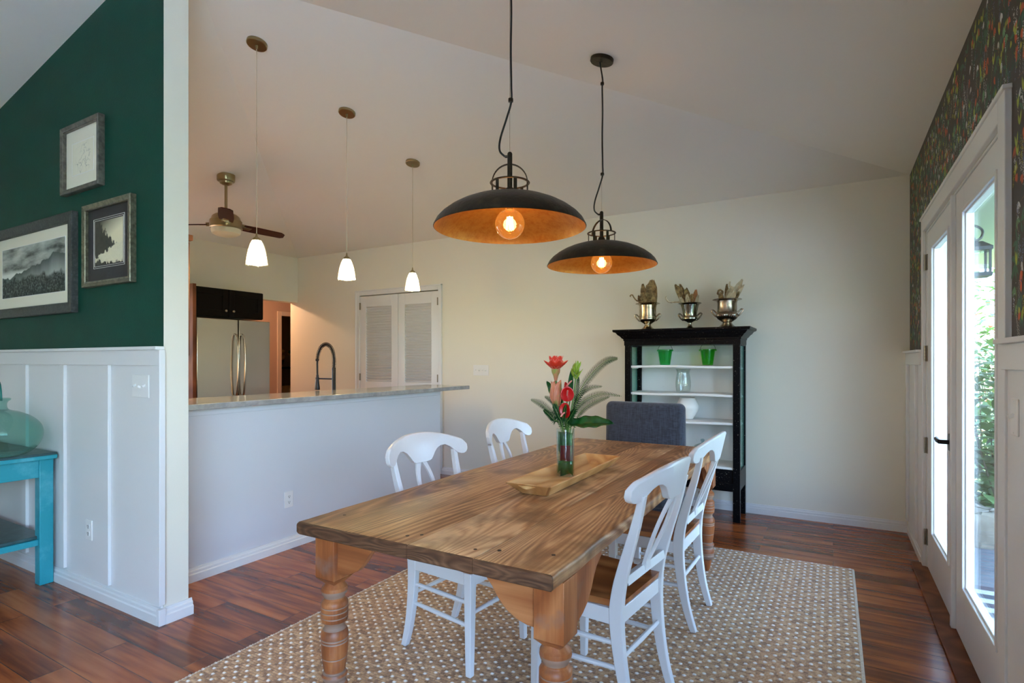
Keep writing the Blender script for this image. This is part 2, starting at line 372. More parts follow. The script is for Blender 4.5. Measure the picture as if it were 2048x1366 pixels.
# hallway and the room behind it
g = G()
g.box(-8.12, -8.0, 3.5, 6.14, 0, 2.5); g.box(-8.12, -8.0, 6.14, 7.0, 2.08, 2.5); g.box(-8.12, -8.0, 7.0, 9.2, 0, 2.5)
g.box(-8.12, L-.15, 3.45, 3.55, 0, 2.5); g.box(-8.12, L-.15, 9.1, 9.2, 0, 2.5); g.box(-6.657, -6.54, B+.12, 9.2, 0, 2.5)
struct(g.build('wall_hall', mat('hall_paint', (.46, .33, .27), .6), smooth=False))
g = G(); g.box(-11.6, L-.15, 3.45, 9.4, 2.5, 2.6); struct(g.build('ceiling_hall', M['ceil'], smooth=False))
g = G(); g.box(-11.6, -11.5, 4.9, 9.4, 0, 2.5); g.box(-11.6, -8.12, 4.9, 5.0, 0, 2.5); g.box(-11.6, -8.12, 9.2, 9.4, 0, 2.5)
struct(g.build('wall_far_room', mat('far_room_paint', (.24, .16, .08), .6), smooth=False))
g = G(); g.box(-8.0, -7.98, 6.06, 6.14, 0, 2.15); g.box(-8.0, -7.98, 7.0, 7.08, 0, 2.15); g.box(-8.0, -7.98, 6.14, 7.0, 2.08, 2.15)
struct(g.build('trim_hall_doorway', mat('hall_trim', (.62, .50, .42), .4), bevel=.004))
# green partition wall ending in a pier
PX = -2.933
g = G(); n0 = [(L, 0), (PX, 0), (PX, gable(PX)), (RX, RZ), (L, Z)]
vs = [(a, GY, b) for a, b in n0]+[(a, GY+.125, b) for a, b in n0]
g.add(vs, [(0,1,2,3,4)], 1); g.add(vs, [(9,8,7,6,5)]+[(i, i+5, (i+1) % 5+5, (i+1) % 5) for i in range(5)], 0)
struct(g.build('wall_left', [M['wall'], M['green']], smooth=False))
g = G(); g.box(L, PX, GY-.012, GY, .05, 1.38)
for xr in (-3.947, -3.425, -4.469, -4.99, -5.51, -6.03): g.box(xr-.055, xr, GY-.030, GY-.012, .1, 1.305)
g.box(PX-.07, PX+.004, GY-.030, GY-.012, .1, 1.305)
g.box(L, PX+.004, GY-.030, GY-.012, 1.305, 1.385); g.box(L, PX+.008, GY-.045, GY, 1.385, 1.402)
g.box(PX, PX+.018, GY-.03, GY+.0, .1, 1.385)
struct(g.build('trim_wainscot_left', M['white'], bevel=.0025))
def base_prof(h=.082, t=.022): return [(0, 0), (t, 0), (t, h*.55), (t*.72, h*.62), (t*.72, h*.78), (t*.4, h*.86), (t*.3, h), (0, h)]
def baseboard(name, a, b, wall, axis, sgn):
    g = G()
    if axis == 'x': g2 = [(wall+sgn*p[0], p[1]) for p in base_prof()]; g.prism(g2, 'x', a, b)
    else: g2 = [(wall+sgn*p[0], p[1]) for p in base_prof()]; g.prism(g2, 'y', a, b)
    return struct(g.build(name, M['white'], smooth=False))
baseboard('baseboard_back', -3.98, R-.02, B, 'x', -1)
baseboard('baseboard_left', L, PX-.002, GY-.012, 'x', -1)
baseboard('baseboard_pier', GY, GY+.14, PX, 'y', 1)
g = G(); g.box(PX-.002, PX+.022, GY-.034, GY+.001, 0, .082); struct(g.build('trim_corner_block', M['white'], bevel=.002))
baseboard('baseboard_peninsula', 1.686, 4.378, -3.344, 'y', 1)
baseboard('baseboard_right', 4.48, B, R, 'y', -1)
baseboard('baseboard_right_near', .3, 2.43, R, 'y', -1)
# peninsula half wall
g = G(); g.box(-3.464, -3.344, GY+.125, 4.377, 0, 1.035); g.box(-3.344, -3.330, GY+.125, 4.378, .995, 1.035)
g.box(-3.47, -3.344, 4.377, 4.391, 0, 1.035)
struct(g.build('wall_peninsula', M['pwall'], bevel=.002))

# wainscot, wallpaper and door frame on the right wall
g = G()
def wains(y0, y1, bat):
    g.box(R-.012, R, y0, y1, .05, 1.39)
    for yb in bat: g.box(R-.030, R-.012, yb, yb+.055, .1, 1.30)
    g.box(R-.030, R-.012, y0, y1, 1.30, 1.385); g.box(R-.050, R, y0, y1, 1.385, 1.402)
wains(4.475, B, [B-.06, 4.70]); wains(.3, 2.435, [1.95, 1.45, .95, .45])
struct(g.build('trim_wainscot_right', M['white'], bevel=.0025))
g = G(); g.box(R-.02, R, 2.435, 2.525, 0, 2.245); g.box(R-.02, R, 4.405, 4.475, 0, 2.245); g.box(R-.02, R, 2.525, 4.405, 2.155, 2.245)
g.box(R, R+.13, 2.525, 2.537, 0, 2.155); g.box(R, R+.13, 4.393, 4.405, 0, 2.155); g.box(R, R+.13, 2.525, 4.405, 2.143, 2.155)
g.box(R-.028, R, 2.425, 4.485, 2.235, 2.252)
struct(g.build('trim_door_casing', M['white'], bevel=.003))
g = G(); g.box(R-.075, R+.02, 2.43, 4.48, 0, .016); g.box(R+.02, R+.15, 2.537, 4.393, 0, .02)
struct(g.build('trim_threshold', M['cherry'], bevel=.004))

# flower wallpaper: dark ground with printed motifs
def wallpaper():
    rnd = random.Random(5); V = []; F = []; C = []
    fx = R-.0015
    BG = srgb(64, 55, 50)
    cnt = [0]
    def poly(pts, c, lift):
        cnt[0] += 1; lift += (cnt[0] % 30)*1.3e-5; o = len(V); V.extend([(fx-lift, y, z) for y, z in pts]); F.append(tuple(range(o, o+len(pts)))); C.append(c)
    def leaf(y, z, l, wd, a, c, lift, n=5):
        ca, sa = math.cos(a), math.sin(a); P = []; wd *= 1.15
        for k in range(2*n):
            t = k/n if k <= n else (2*n-k)/n; s = 1 if k <= n else -1
            u = t*l; v_ = s*wd*math.sin(PI*t)**.8
            P.append((y+u*ca-v_*sa, z+u*sa+v_*ca))
        poly(P, c, lift)
    def vary(c, v=.15):
        k = 1+rnd.uniform(-v, v); return (c[0]*k, c[1]*k, c[2]*k, 1)
    z0, z1, y0, y1 = 1.402, Z, .3, B
    for a, b, c_, d in ((y0, 2.432, z0, z1), (4.476, y1, z0, z1), (2.432, 4.476, 2.248, z1)): poly([(a, c_), (b, c_), (b, d), (a, d)], BG, 0)
    cl = dict(wh=srgb(205, 205, 205), bl=srgb(112, 122, 158), lime=srgb(160, 172, 60), org=srgb(190, 84, 44), grn=srgb(62, 104, 80), dgr=srgb(44, 68, 54), yl=srgb(165, 160, 50), br=srgb(130, 88, 52), cr=srgb(216, 196, 172), lg=srgb(104, 148, 104))
    def ok(y, z): return not (2.40 < y < 4.50 and z < 2.27)
    area = 0
    for layer in range(3):
        N = (1100, 1600, 2100)[layer]
        for i in range(N):
            y = rnd.uniform(y0+.04, y1-.05); z = rnd.uniform(z0+.05, z1-.04)
            if not ok(y, z): continue
            lf = .0002+layer*.0002+rnd.random()*.00015; down = -PI/2+rnd.uniform(-.35, .35)
            if layer == 0:
                c = vary(cl['dgr' if rnd.random() < .6 else 'grn'])
                for k in range(rnd.randint(4, 8)): leaf(y, z, rnd.uniform(.03, .07), .006, rnd.uniform(0, 2*PI), c, lf)
                continue
            q = rnd.random()
            if q < .20:      # hanging raceme of small petals
                c = cl[rnd.choice(['wh', 'bl', 'bl', 'wh', 'yl'])]; ln = rnd.uniform(.05, .10)
                for k in range(26):
                    t = rnd.random(); wdt = .011*(1-t)+.002
                    yy = y+math.cos(down)*ln*t+rnd.uniform(-wdt, wdt); zz = z+math.sin(down)*ln*t
                    leaf(yy, zz, .0055, .0024, rnd.uniform(0, PI), vary(c, .2), lf, 2)
            elif q < .34:    # thin dotted sprig
                c = cl[rnd.choice(['wh', 'lime', 'wh', 'cr'])]
                for k in range(14):
                    t = k/14; leaf(y+math.cos(down)*.09*t, z+math.sin(down)*.09*t, .007, .0016, down+(.6 if k % 2 else -.6), vary(c), lf, 2)
            elif q < .50:    # orange blossom
                for k in range(5): leaf(y+rnd.uniform(-.008, .008), z, rnd.uniform(.022, .042), .0055, down+rnd.uniform(-.5, .5), vary(cl['org']), lf, 4)
            elif q < .62:    # pair of lime leaves
                for k in (-1, 1): leaf(y, z, rnd.uniform(.035, .055), .0065, PI/2+k*.3+rnd.uniform(-.2, .2), vary(cl['lime']), lf, 5)
            elif q < .70:    # white blossom
                for k in range(4): leaf(y, z, rnd.uniform(.02, .038), .005, down+rnd.uniform(-.7, .7), vary(cl['wh']), lf, 4)
            elif q < .84:    # green leaf fan
                c = cl[rnd.choice(['lg', 'grn', 'grn'])]
                for k in range(6): leaf(y, z, rnd.uniform(.025, .05), .0035, down+(k-2.5)*.28, vary(c), lf, 4)
            elif q < .92:    # yellow blossom
                for k in range(4): leaf(y, z, .024, .004, down+(k-1.5)*.3, vary(cl['yl']), lf, 4)
            else:            # branch
                a = rnd.uniform(0, 2*PI); px_, pz_ = y, z
                for k in range(5):
                    a += rnd.uniform(-.6, .6); leaf(px_, pz_, .018, .0016, a, vary(cl['br']), lf, 3); px_ += .016*math.cos(a); pz_ += .016*math.sin(a)
    me = bpy.data.meshes.new('wallpaper'); me.from_pydata(V, [], F)
    at = me.color_attributes.new('motif', 'FLOAT_COLOR', 'CORNER')
    buf = []
    for f, c in zip(F, C): buf += list(c)*len(f)
    at.data.foreach_set('color', buf)
    m = mat('flower_wallpaper', (1, 1, 1), .55); a = m.node_tree.nodes.new('ShaderNodeAttribute'); a.attribute_name = 'motif'
    m.node_tree.links.new(a.outputs['Color'], m.node_tree.nodes['Principled BSDF'].inputs['Base Color'])
    me.materials.append(m); o = bpy.data.objects.new('trim_wallpaper', me); col.objects.link(o); struct(o)
wallpaper()

# french doors
def french(name, y0, y1, gy0, gy1, hinge_y, hinge_zs):
    g = G(); x0, x1 = R+.004, R+.036
    z0, z1, a, b = .02, 2.14, .27, 2.025
    g.box(x0, x1, y0, gy0, z0, z1); g.box(x0, x1, gy1, y1, z0, z1); g.box(x0, x1, gy0, gy1, z0, a); g.box(x0, x1, gy0, gy1, b, z1)
    o = struct(g.build(name, M['white'], bevel=.002))
    g = G(); t = .022       # bead around the pane
    for xx0, xx1, tt in ((x0-.010, x0+.012, .018), (x0+.002, x1+.001, .026)):
        g.box(xx0, xx1, gy0, gy0+tt, a, b); g.box(xx0, xx1, gy1-tt, gy1, a, b); g.box(xx0, xx1, gy0+tt, gy1-tt, a, a+tt); g.box(xx0, xx1, gy0+tt, gy1-tt, b-tt, b)
    g.build('glazing_bead', M['white'], o, bevel=.003)
    g = G(); g.box(x0+.020, x0+.024, gy0+.02, gy1-.02, a+.02, b-.02); g.build('door_pane', M['winglass'], o, smooth=False)
    for hz in hinge_zs:
        g = G(); g.box(R-.002, R+.004, hinge_y-.018, hinge_y+.018, hz-.05, hz+.05)
        for k in range(5): g.lathe([(0, -.0095), (.0065, -.0095), (.0065, .0095), (0, .0095)], (R-.008, hinge_y, hz-.04+k*.02), 10)
        g.build('hinge', M['hinge'], o)
    return o
d1 = french('door_1', 3.455, 4.39, 3.60, 4.17, 4.385, (1.955, 1.375, .792, .21))
d2 = french('door_2', 2.54, 3.445, 2.625, 3.25, 2.548, (1.95, 1.38, .78, .2))
g = G(); g.box(R-.016, R+.004, 3.435, 3.47, .02, 2.14); g.build('astragal', M['white'], d1, bevel=.003)
g = G(); hy, hz = 3.535, .918
g.lathe([(0, 0), (.032, 0), (.032, .006), (.026, .011), (0, .011)], (R+.004, hy, hz), 24, Matrix.Rotation(-PI/2, 3, 'Y'))
g.obox((R-.004, hy, hz), (.012, .05, .085)); g.tube([(R, hy, hz), (R-.05, hy, hz)], .011, 12)
g.tube(spline([(R-.048, hy-.004, hz), (R-.052, hy+.03, hz+.002), (R-.05, hy+.075, hz+.004), (R-.046, hy+.115, hz+.002)], 5), [.011]*5+[.010]*5+[.009]*5+[.011], 10)
g.build('door_handle', M['black'], d1, bevel=.002)

# louvred closet doors and their casing
g = G(); g.box(-5.371, -5.30, B-.02, B, 0, 2.225); g.box(-4.031, -3.985, B-.02, B, 0, 2.225); g.box(-5.30, -4.031, B-.02, B, 2.165, 2.225)
g.box(-5.375, -5.357, B-.028, B, 0, 2.231); g.box(-3.998, -3.980, B-.028, B, 0, 2.231); g.box(-5.375, -3.980, B-.028, B, 2.215, 2.231)
struct(g.build('trim_closet_casing', M['white'], bevel=.003))
def louvre(name, x0, x1, hinge_x):
    g = G(); y0, y1 = B-.012, B+.022; st = .105
    for a, b in ((x0, x0+st), (x1-st, x1)): g.box(a, b, y0, y1, .02, 2.155)
    for a, b in ((.02, .2), (.95, 1.06), (2.015, 2.155)): g.box(x0+st, x1-st, y0, y1, a, b)
    o = struct(g.build(name, M['white'], bevel=.003)); g = G()
    for za, zb in ((.2, .95), (1.06, 2.015)):
        n = int((zb-za)/.032)
        for k in range(n):
            z = za+(k+.5)*(zb-za)/n; g.obox(((x0+x1)/2, B+.005, z), (x1-x0-2*st, .036, .006), Matrix.Rotation(-.85, 3, 'X'))
    g.build('louvre_slats', M['white'], o, smooth=False)
    for hz in (2.03, 1.12, .25):
        g = G(); g.box(hinge_x-.012, hinge_x+.012, B-.018, B-.011, hz-.045, hz+.045); g.tube([(hinge_x, B-.022, hz-.045), (hinge_x, B-.022, hz+.045)], .005, 8)
        g.build('hinge', M['hinge'], o)
louvre('door_3', -5.298, -4.658, -5.295); louvre('door_4', -4.652, -4.033, -4.036)

# ---------------------------------------------------------------- switches and outlets
def faceplate(name, label, cat, c, n, wd, ht, normal, kind):
    """normal '-y','+x','-x'"""
    rz = {'-y': 0, '+x': PI/2, '-x': -PI/2}[normal]; Mx = Matrix.Rotation(rz, 3, 'Z')
    t = thing(name, label, cat, c); P = lambda x, y, z: Vector(c)+Mx@Vector((x, y, z))
    g = G(); g.obox(P(0, -.003, 0), (wd, .006, ht), Mx); g.build('plate', M['plate'], t, bevel=.0025)
    for k in range(n):
        cx = (k-(n-1)/2)*.046
        if kind == 'switch':
            g = G(); g.obox(P(cx, -.012, .003*(-1)**k), (.009, .018, .011), Mx@Matrix.Rotation(.5*(-1)**k, 3, 'X')); g.build('toggle', M['plate'], t, bevel=.0015)
        else:
            for s in (-1, 1):
                g = G(); g.obox(P(0, -.0068, s*.02), (.030, .0025, .026), Mx); so_ = g.build('socket', M['plate'], t, bevel=.004)
                g = G(); g.obox(P(-.006, -.0085, s*.02+.003), (.002, .002, .009), Mx); g.obox(P(.006, -.0085, s*.02+.003), (.002, .002, .007), Mx); g.obox(P(0, -.0085, s*.02-.007), (.005, .002, .005), Mx)
                g.build('slots', M['slot'], so_, smooth=False)
    for s in (-1, 1):
        g = G(); g.tube([P(0, -.006, s*ht*(.42 if kind == 'switch' else 0)), P(0, -.0075, s*ht*(.42 if kind == 'switch' else 0))], .0025, 8)
        if kind == 'switch' or s == 1: g.build('screw', M['plate'], t)
faceplate('switch_plate', 'triple toggle switch plate on white wainscot under the green wall', 'light switch', (-3.12, GY-.012, 1.197), 3, .160, .118, '-y', 'switch')
faceplate('switch_plate', 'wide four-toggle switch plate on cream wall beside closet doors', 'light switch', (-3.438, B, 1.221), 4, .205, .118, '-y', 'switch')
faceplate('switch_plate', 'white toggle switch plate right of the glass doors at frame edge', 'light switch', (R-.012, 2.335, 1.15), 1, .075, .118, '-x', 'switch')
faceplate('power_outlet', 'white double outlet low on wainscot panel beside turquoise table', 'outlet', (-3.672, GY-.012, .366), 1, .072, .114, '-y', 'outlet')
faceplate('power_outlet', 'white double outlet low on the white half wall behind table', 'outlet', (-3.344, 2.628, .347), 1, .072, .114, '+x', 'outlet')

# ---------------------------------------------------------------- rug
def rug():
    x0, x1, y0, y1 = -2.345, .117, .95, 4.135
    nx, ny = 660, 1060
    xs = np.linspace(x0, x1, nx); ys = np.linspace(y0, y1, ny); X, Y = np.meshgrid(xs, ys)
    rs = np.random.RandomState(3)
    row = np.floor((Y-y0)/.0140).astype(int); fy = (Y-y0)/.0140-row
    lx = .0176; offx = (row % 2)*lx*.5; cx = np.floor((X-x0+offx)/lx).astype(int); fxx = (X-x0+offx)/lx-cx
    rnd = rs.rand(row.max()+2, cx.max()+2)
    jit = rnd[row, cx]
    bump = np.sqrt(np.clip(1-(2*fy-1)**2, 0, 1))*.55+.45*np.clip(1-(2*fxx-1)**2, 0, 1)*np.clip(1-(2*fy-1)**2, 0, 1)
    Zh = .0065+.0042*bump*(.75+.4*jit)
    # white loops: every fourth loop of every other row, staggered
    k = row//2; white = (row % 2 == 0) & (((cx+2*(k % 2)) % 4) == 0)
    d = np.clip(1-((2*fxx-1)**2+(2*fy-1)**2*.8), 0, 1)
    wm = white*np.clip(d*3.2, 0, 1)
    Zh += wm*.0028
    n2 = rs.rand(*X.shape)
    base = np.array([.43, .225, .092]); dark = np.array([.165, .070, .022]); pale = np.array([.64, .41, .22])
    tt = np.clip(jit*.75+n2*.5-.12, 0, 1)[..., None]
    c = np.where(tt < .5, dark+(base-dark)*tt*2, base+(pale-base)*(tt-.5)*2)
    c = c*(1-wm[..., None])+np.array([.86, .84, .79])*wm[..., None]
    eps = .012
    edge = np.minimum.reduce([X-x0, x1-X, Y-y0, y1-Y]); Zh = np.where(edge < 1e-6, .0005, Zh)
    em = (edge < eps)[..., None]; c = np.where(em, np.array([.62, .52, .40])*(.8+.3*n2[..., None]), c)
    me = bpy.data.meshes.new('rug'); co = np.stack([X, Y, Zh], -1).reshape(-1, 3).astype(np.float32)
    nv = co.shape[0]; i = np.arange(nx-1); j = np.arange(ny-1); I, J = np.meshgrid(i, j); a = (J*nx+I).ravel()
    loops = np.stack([a, a+1, a+1+nx, a+nx], -1).ravel().astype(np.int32); nf = a.size
    me.vertices.add(nv); me.vertices.foreach_set('co', co.ravel()); me.loops.add(nf*4); me.loops.foreach_set('vertex_index', loops)
    me.polygons.add(nf); me.polygons.foreach_set('loop_start', np.arange(0, nf*4, 4, dtype=np.int32))
    me.update(calc_edges=True); me.polygons.foreach_set('use_smooth', np.ones(nf, bool))
    at = me.color_attributes.new('yarn', 'FLOAT_COLOR', 'POINT')
    at.data.foreach_set('color', np.concatenate([c.reshape(-1, 3), np.ones((nv, 1))], 1).astype(np.float32).ravel())
    m = mat('jute_yarn', (1, 1, 1), .85, bump=(900, .3), sheen=.3); q = m.node_tree.nodes.new('ShaderNodeAttribute'); q.attribute_name = 'yarn'
    m.node_tree.links.new(q.outputs['Color'], m.node_tree.nodes['Principled BSDF'].inputs['Base Color'])
    me.materials.append(m); o = bpy.data.objects.new('area_rug', me); col.objects.link(o)
    tag(o, 'woven brown jute area rug with rows of white dots under the table', 'rug')
rug()
FZ = .011   # what stands on the rug stands at this height

# ---------------------------------------------------------------- dining table
def dining_table():
    t = thing('dining_table', 'long scrubbed pine farmhouse table with turned legs on the rug', 'table', (-1.14, 2.565, FZ))
    X0, X1, Y0, Y1, zt, th = -1.645, -.642, 1.335, 3.80, .76, .046
    rnd = random.Random(8); g = G(); cols = []
    for bi, (a, b) in enumerate(((X0, -1.143), (-1.143, -.898), (-.898, X1))):
        n = 60; o = len(g.v); r = .007; vs = []
        wobL = [rnd.uniform(-1, 1) for _ in range(n+1)]; wobR = [rnd.uniform(-1, 1) for _ in range(n+1)]
        for i in range(n+1):
            y = lerp(Y0, Y1, i/n); ja = .0016*(wobL[i]+wobL[max(i-1, 0)]+wobL[max(i-2, 0)]) if bi == 0 else .0; jb = .0016*(wobR[i]+wobR[max(i-1, 0)]) if bi == 2 else 0
            la, lb = a+ja+(.0009 if bi else 0), b+jb-(.0009 if bi < 2 else 0)
            R_ = r if bi == 0 else .002; S_ = r if bi == 2 else .002
            dz = .0008*math.sin(y*9+bi*2)
            vs += [(la, y, zt-th+R_), (la, y, zt-R_*1.3+dz), (la+R_*.4, y, zt-R_*.35+dz), (la+R_*1.2, y, zt+dz), (lb-S_*1.2, y, zt+dz), (lb-S_*.4, y, zt-S_*.35+dz), (lb, y, zt-S_*1.3+dz), (lb, y, zt-th+S_), (lb-S_, y, zt-th), (la+R_, y, zt-th)]
        m = 10; fs = []; mi = []
        for i in range(n):
            for k in range(m):
                fs.append((i*m+k, (i+1)*m+k, (i+1)*m+(k+1) % m, i*m+(k+1) % m)); mi.append(0)
        # rounded worn ends
        for end, yy, sg in ((0, Y0, -1), (n, Y1, 1)):
            base_ = end*m; vs2 = []
            cx_, cz_ = (a+b)/2, zt-th/2
            for k in range(m):
                p = vs[base_+k]; vs2.append((p[0], yy+sg*.006, cz_+(p[2]-cz_)*.80))
            s0 = len(vs); vs += vs2
            for k in range(m):
                q = (base_+k, base_+(k+1) % m, s0+(k+1) % m, s0+k); fs.append(q if sg < 0 else q[::-1]); mi.append(1)
            cap = tuple(range(s0, s0+m)); fs.append(cap if sg < 0 else cap[::-1]); mi.append(1)
        g.v += vs; g.f += [tuple(q+o for q in f) for f in fs]; g.m += mi
        bc = ((.1, .38, .3), (.55, .62, .8), (.9, .5, .2))[bi]; cols += [bc]*len(vs)
    top = g.build('tabletop', [M['pine_top'], M['end_grain']], t, angle=.9)
    at = top.data.color_attributes.new('board', 'FLOAT_COLOR', 'POINT'); at.data.foreach_set('color', [q for c in cols for q in (*c, 1)])
    dp = mat('dark_peg', (.02, .01, .006), .6)
    for (x, y) in ((-1.20, 1.40), (-1.165, 1.43), (-.935, 1.40), (-.868, 1.43), (-.71, 1.475), (-1.56, 1.47), (-1.2, 3.7), (-.94, 3.7), (-.72, 3.66)):
        g = G(); g.lathe([(0, .0012), (.006, .0012), (.0062, 0)], (x, y, zt), 10); g.build('peg', dp, t)
    prof = [(.030, .52), (.038, .508), (.046, .500), (.0475, .488), (.046, .476), (.0405, .470), (.037, .462), (.037, .456), (.044, .450), (.0485, .442), (.0485, .430), (.0472, .428), (.0485, .426), (.049, .412), (.0475, .410), (.049, .408), (.049, .392), (.0475, .390), (.0485, .388), (.047, .374), (.040, .366), (.036, .358), (.0365, .350), (.042, .343),
            (.0475, .334), (.050, .320), (.0495, .312), (.0480, .309), (.0498, .306), (.0496, .301), (.0478, .298), (.0492, .295), (.0485, .27), (.0455, .24), (.0440, .238), (.0452, .236), (.042, .21), (.038, .187), (.036, .181), (.042, .178), (.0465, .170), (.0465, .163), (.041, .156), (.037, .150), (.042, .143), (.047, .132), (.0475, .118), (.0455, .104), (.0475, .098), (.046, .086), (.038, .078), (.031, .070), (.029, .05), (.024, .02), (.018, 0), (.0, 0)]
    lx0, lx1, ly0, ly1 = -1.592, -.692, 1.452, 3.652
    grooves = {.476, .470, .428, .410, .390, .366, .350, .309, .298, .238, .181, .163, .150, .104, .086}; limed = mat('limed_groove', (.27, .165, .115), .6)
    for (x, y) in ((lx0, ly0), (lx1, ly0), (lx0, ly1), (lx1, ly1)):
        g = G(); h = .0475
        zb = .538
        g.box(x-h, x+h, y-h, y+h, zb, zt-th)
        g.add([(x-h, y-h, zb), (x+h, y-h, zb), (x+h, y+h, zb), (x-h, y+h, zb)]+[(x+.034*math.cos(a), y+.034*math.sin(a), .512) for a in (-3*PI/4, -PI/4, PI/4, 3*PI/4)], [(0, 1, 5, 4), (1, 2, 6, 5), (2, 3, 7, 6), (3, 0, 4, 7)])
        f0_ = len(g.f); g.lathe([(r-(.0012 if z in grooves else 0), FZ+z*(.512-FZ)/.512+.0) for r, z in prof], (x, y, 0), 32)
        for i in range(len(prof)-1):
            if prof[i][1] in grooves or prof[i+1][1] in grooves:
                for k in range(32): g.m[f0_+i*32+k] = 1
        g.build('leg', [M['pine_leg'], limed], t, bevel=.002)
    sc_ = [(0, .714), (.215, .714), (.215, .700), (.200, .692), (.172, .676), (.150, .652), (.128, .620), (.098, .590), (.060, .570), (.03, .562), (0, .560)]
    for x in (lx0, lx1):
        for y, s in ((ly0, 1), (ly1, -1)):
            g = G(); sx = 1 if x == lx0 else -1
            ya = y-s*.030; g.prism([(x+sx*(.0475+u), z) for u, z in sc_], 'y', ya, ya+s*.026)
            g.build('bracket', M['pine_brk'], t, bevel=.0015)
            g = G(); xa = x+(-sx)*.040; g.prism([(y+s*(.0475+u), z) for u, z in sc_], 'x', xa, xa+sx*.026)
            g.build('bracket', M['pine_leg'], t, bevel=.0015)
dining_table()

# ---------------------------------------------------------------- white dining chairs
def make_chair(label):
    t = thing('dining_chair', label, 'chair', (0, 0, 0), 'white dining chairs round the pine table')
    W = M['chairw']
    def crv(x): return .066*(abs(x)/.27)**2.1          # plan curve: ends come forward
    # crest rail
    xs = [-.272, -.270, -.262, -.25, -.235, -.218, -.20, -.18, -.155, -.13, -.105, -.085, -.07, -.06, -.05, -.03, 0]
    lo = [.868, .853, .840, .833, .833, .840, .856, .874, .886, .884, .872, .852, .832, .822, .818, .816, .816]
    xs = xs+[-q for q in xs[-2::-1]]; lo = lo+lo[-2::-1]
    g = G(); vs = []
    for x, zl in zip(xs, lo):
        top = .962-.80*x*x; ed = abs(x) > .255
        if ed: top -= (abs(x)-.255)*1.25
        yb = -.318+crv(x); th = .026; zz = top-zl
        for (yo, zo) in ((0, 0), (0, .5), (0, .9), (.25, .985), (.75, .985), (1, .9), (1, .5), (1, 0)):
            lean = -.018*((zl+zo*zz)-.88)/.08
            vs.append((x, yb+yo*th+lean, zl+zo*zz))
    m = 8; n = len(xs)
    fs = [(i*m+k, (i+1)*m+k, (i+1)*m+(k+1) % m, i*m+(k+1) % m) for i in range(n-1) for k in range(m)]+[tuple(range(m)), tuple(range((n-1)*m, n*m))[::-1]]
    g.add(vs, fs); g.build('crest_rail', W, t, bevel=.003, angle=.7)
    # rear legs running up into the back posts (sabre curve)
    path = spline([(-.225, 0), (-.192, .12), (-.168, .26), (-.158, .40), (-.168, .50), (-.200, .62), (-.238, .75), (-.262, .86)], 4)
    path = spline([(0, -.225, 0), (0, -.190, .12), (0, -.166, .26), (0, -.156, .40), (0, -.166, .50), (0, -.198, .62), (0, -.238, .75), (0, -.266, .86)], 4)
    for s in (-1, 1):
        g = G(); vs = []; n = len(path)
        for i, p in enumerate(path):
            tt = p.z/.86; x = s*lerp(.172, .192, min(1, tt*1.6)) if tt < .6 else s*lerp(.192, .212, (tt-.6)/.4)
            d = (path[min(i+1, n-1)]-path[max(i-1, 0)]).normalized(); nn = Vector((0, d.z, -d.y))
            dep = lerp(.028, .052, min(1, tt/.5)) if tt < .5 else lerp(.052, .024, (tt-.5)/.5)
            w_ = .0125 if tt > .5 else .015
            for a, b in ((-1, -1), (1, -1), (1, 1), (-1, 1)):
                q = p+nn*(dep/2*b); vs.append((x+a*w_, q.y, max(q.z, 0)))
        fs = [(i*4+k, i*4+(k+1) % 4, (i+1)*4+(k+1) % 4, (i+1)*4+k) for i in range(n-1) for k in range(4)]+[(3, 2, 1, 0), tuple(range((n-1)*4, n*4))]
        g.add(vs, fs); g.build('leg', W, t, bevel=.003)
        g = G(); x1, x2 = s*.199, s*.190
        vs = []
        for z, hw, xx in ((0, .0135, x1), (.36, .019, x2), (.43, .020, x2)):
            for a, b in ((-1, -1), (1, -1), (1, 1), (-1, 1)): vs.append((xx+a*hw, .186+b*hw-(.006 if z else 0), z))
        g.add(vs, [(i*4+k, i*4+(k+1) % 4, (i+1)*4+(k+1) % 4, (i+1)*4+k) for i in range(2) for k in range(4)]+[(3, 2, 1, 0), (8, 9, 10, 11)])
        g.build('leg', W, t, bevel=.003)
    g = G()   # seat frame
    g.box(-.17, .17, .180, .198, .375, .432)
    for s in (-1, 1): g.add([(s*.182, -.15, .375), (s*.200, -.15, .375), (s*.204, .17, .375), (s*.186, .17, .375), (s*.182, -.15, .432), (s*.200, -.15, .432), (s*.204, .17, .432), (s*.186, .17, .432)], [(0, 3, 2, 1), (4, 5, 6, 7), (0, 1, 5, 4), (1, 2, 6, 5), (2, 3, 7, 6), (3, 0, 4, 7)])
    g.box(-.18, .18, -.172, -.154, .375, .432)
    g.build('seat_frame', W, t, bevel=.002)
    g = G()   # cross rail under the splat
    g.grid(lambda u, v: (lerp(-.178, .178, u), [-.197, -.171, -.165, -.191, -.197][int(v*4+.5)], [.520, .515, .545, .550, .520][int(v*4+.5)]), 1, 4)
    g.build('cross_rail', W, t, bevel=.002)
    # splat: two bowed arms enclosing an oval
    def yz(z): return -.180-(z-.53)*.40
    for s in (-1, 1):
        g = G(); n = 16; vs = []
        for i in range(n+1):
            u = i/n; z = lerp(.535, .825, u); c = .013+.034*math.sin(PI*min(1, max(0, (u-.05)/.95)))**.9*(.75+.5*u)
            wd = .009+.006*(abs(u-.5)*2)**2
            for a, b in ((-1, -1), (1, -1), (1, 1), (-1, 1)): vs.append((s*(c)+a*wd, yz(z)+b*.0065, z))
        g.add(vs, [(i*4+k, i*4+(k+1) % 4, (i+1)*4+(k+1) % 4, (i+1)*4+k) for i in range(n) for k in range(4)]+[(3, 2, 1, 0), tuple(range(n*4, n*4+4))])
        g.build('splat', W, t, bevel=.0015)
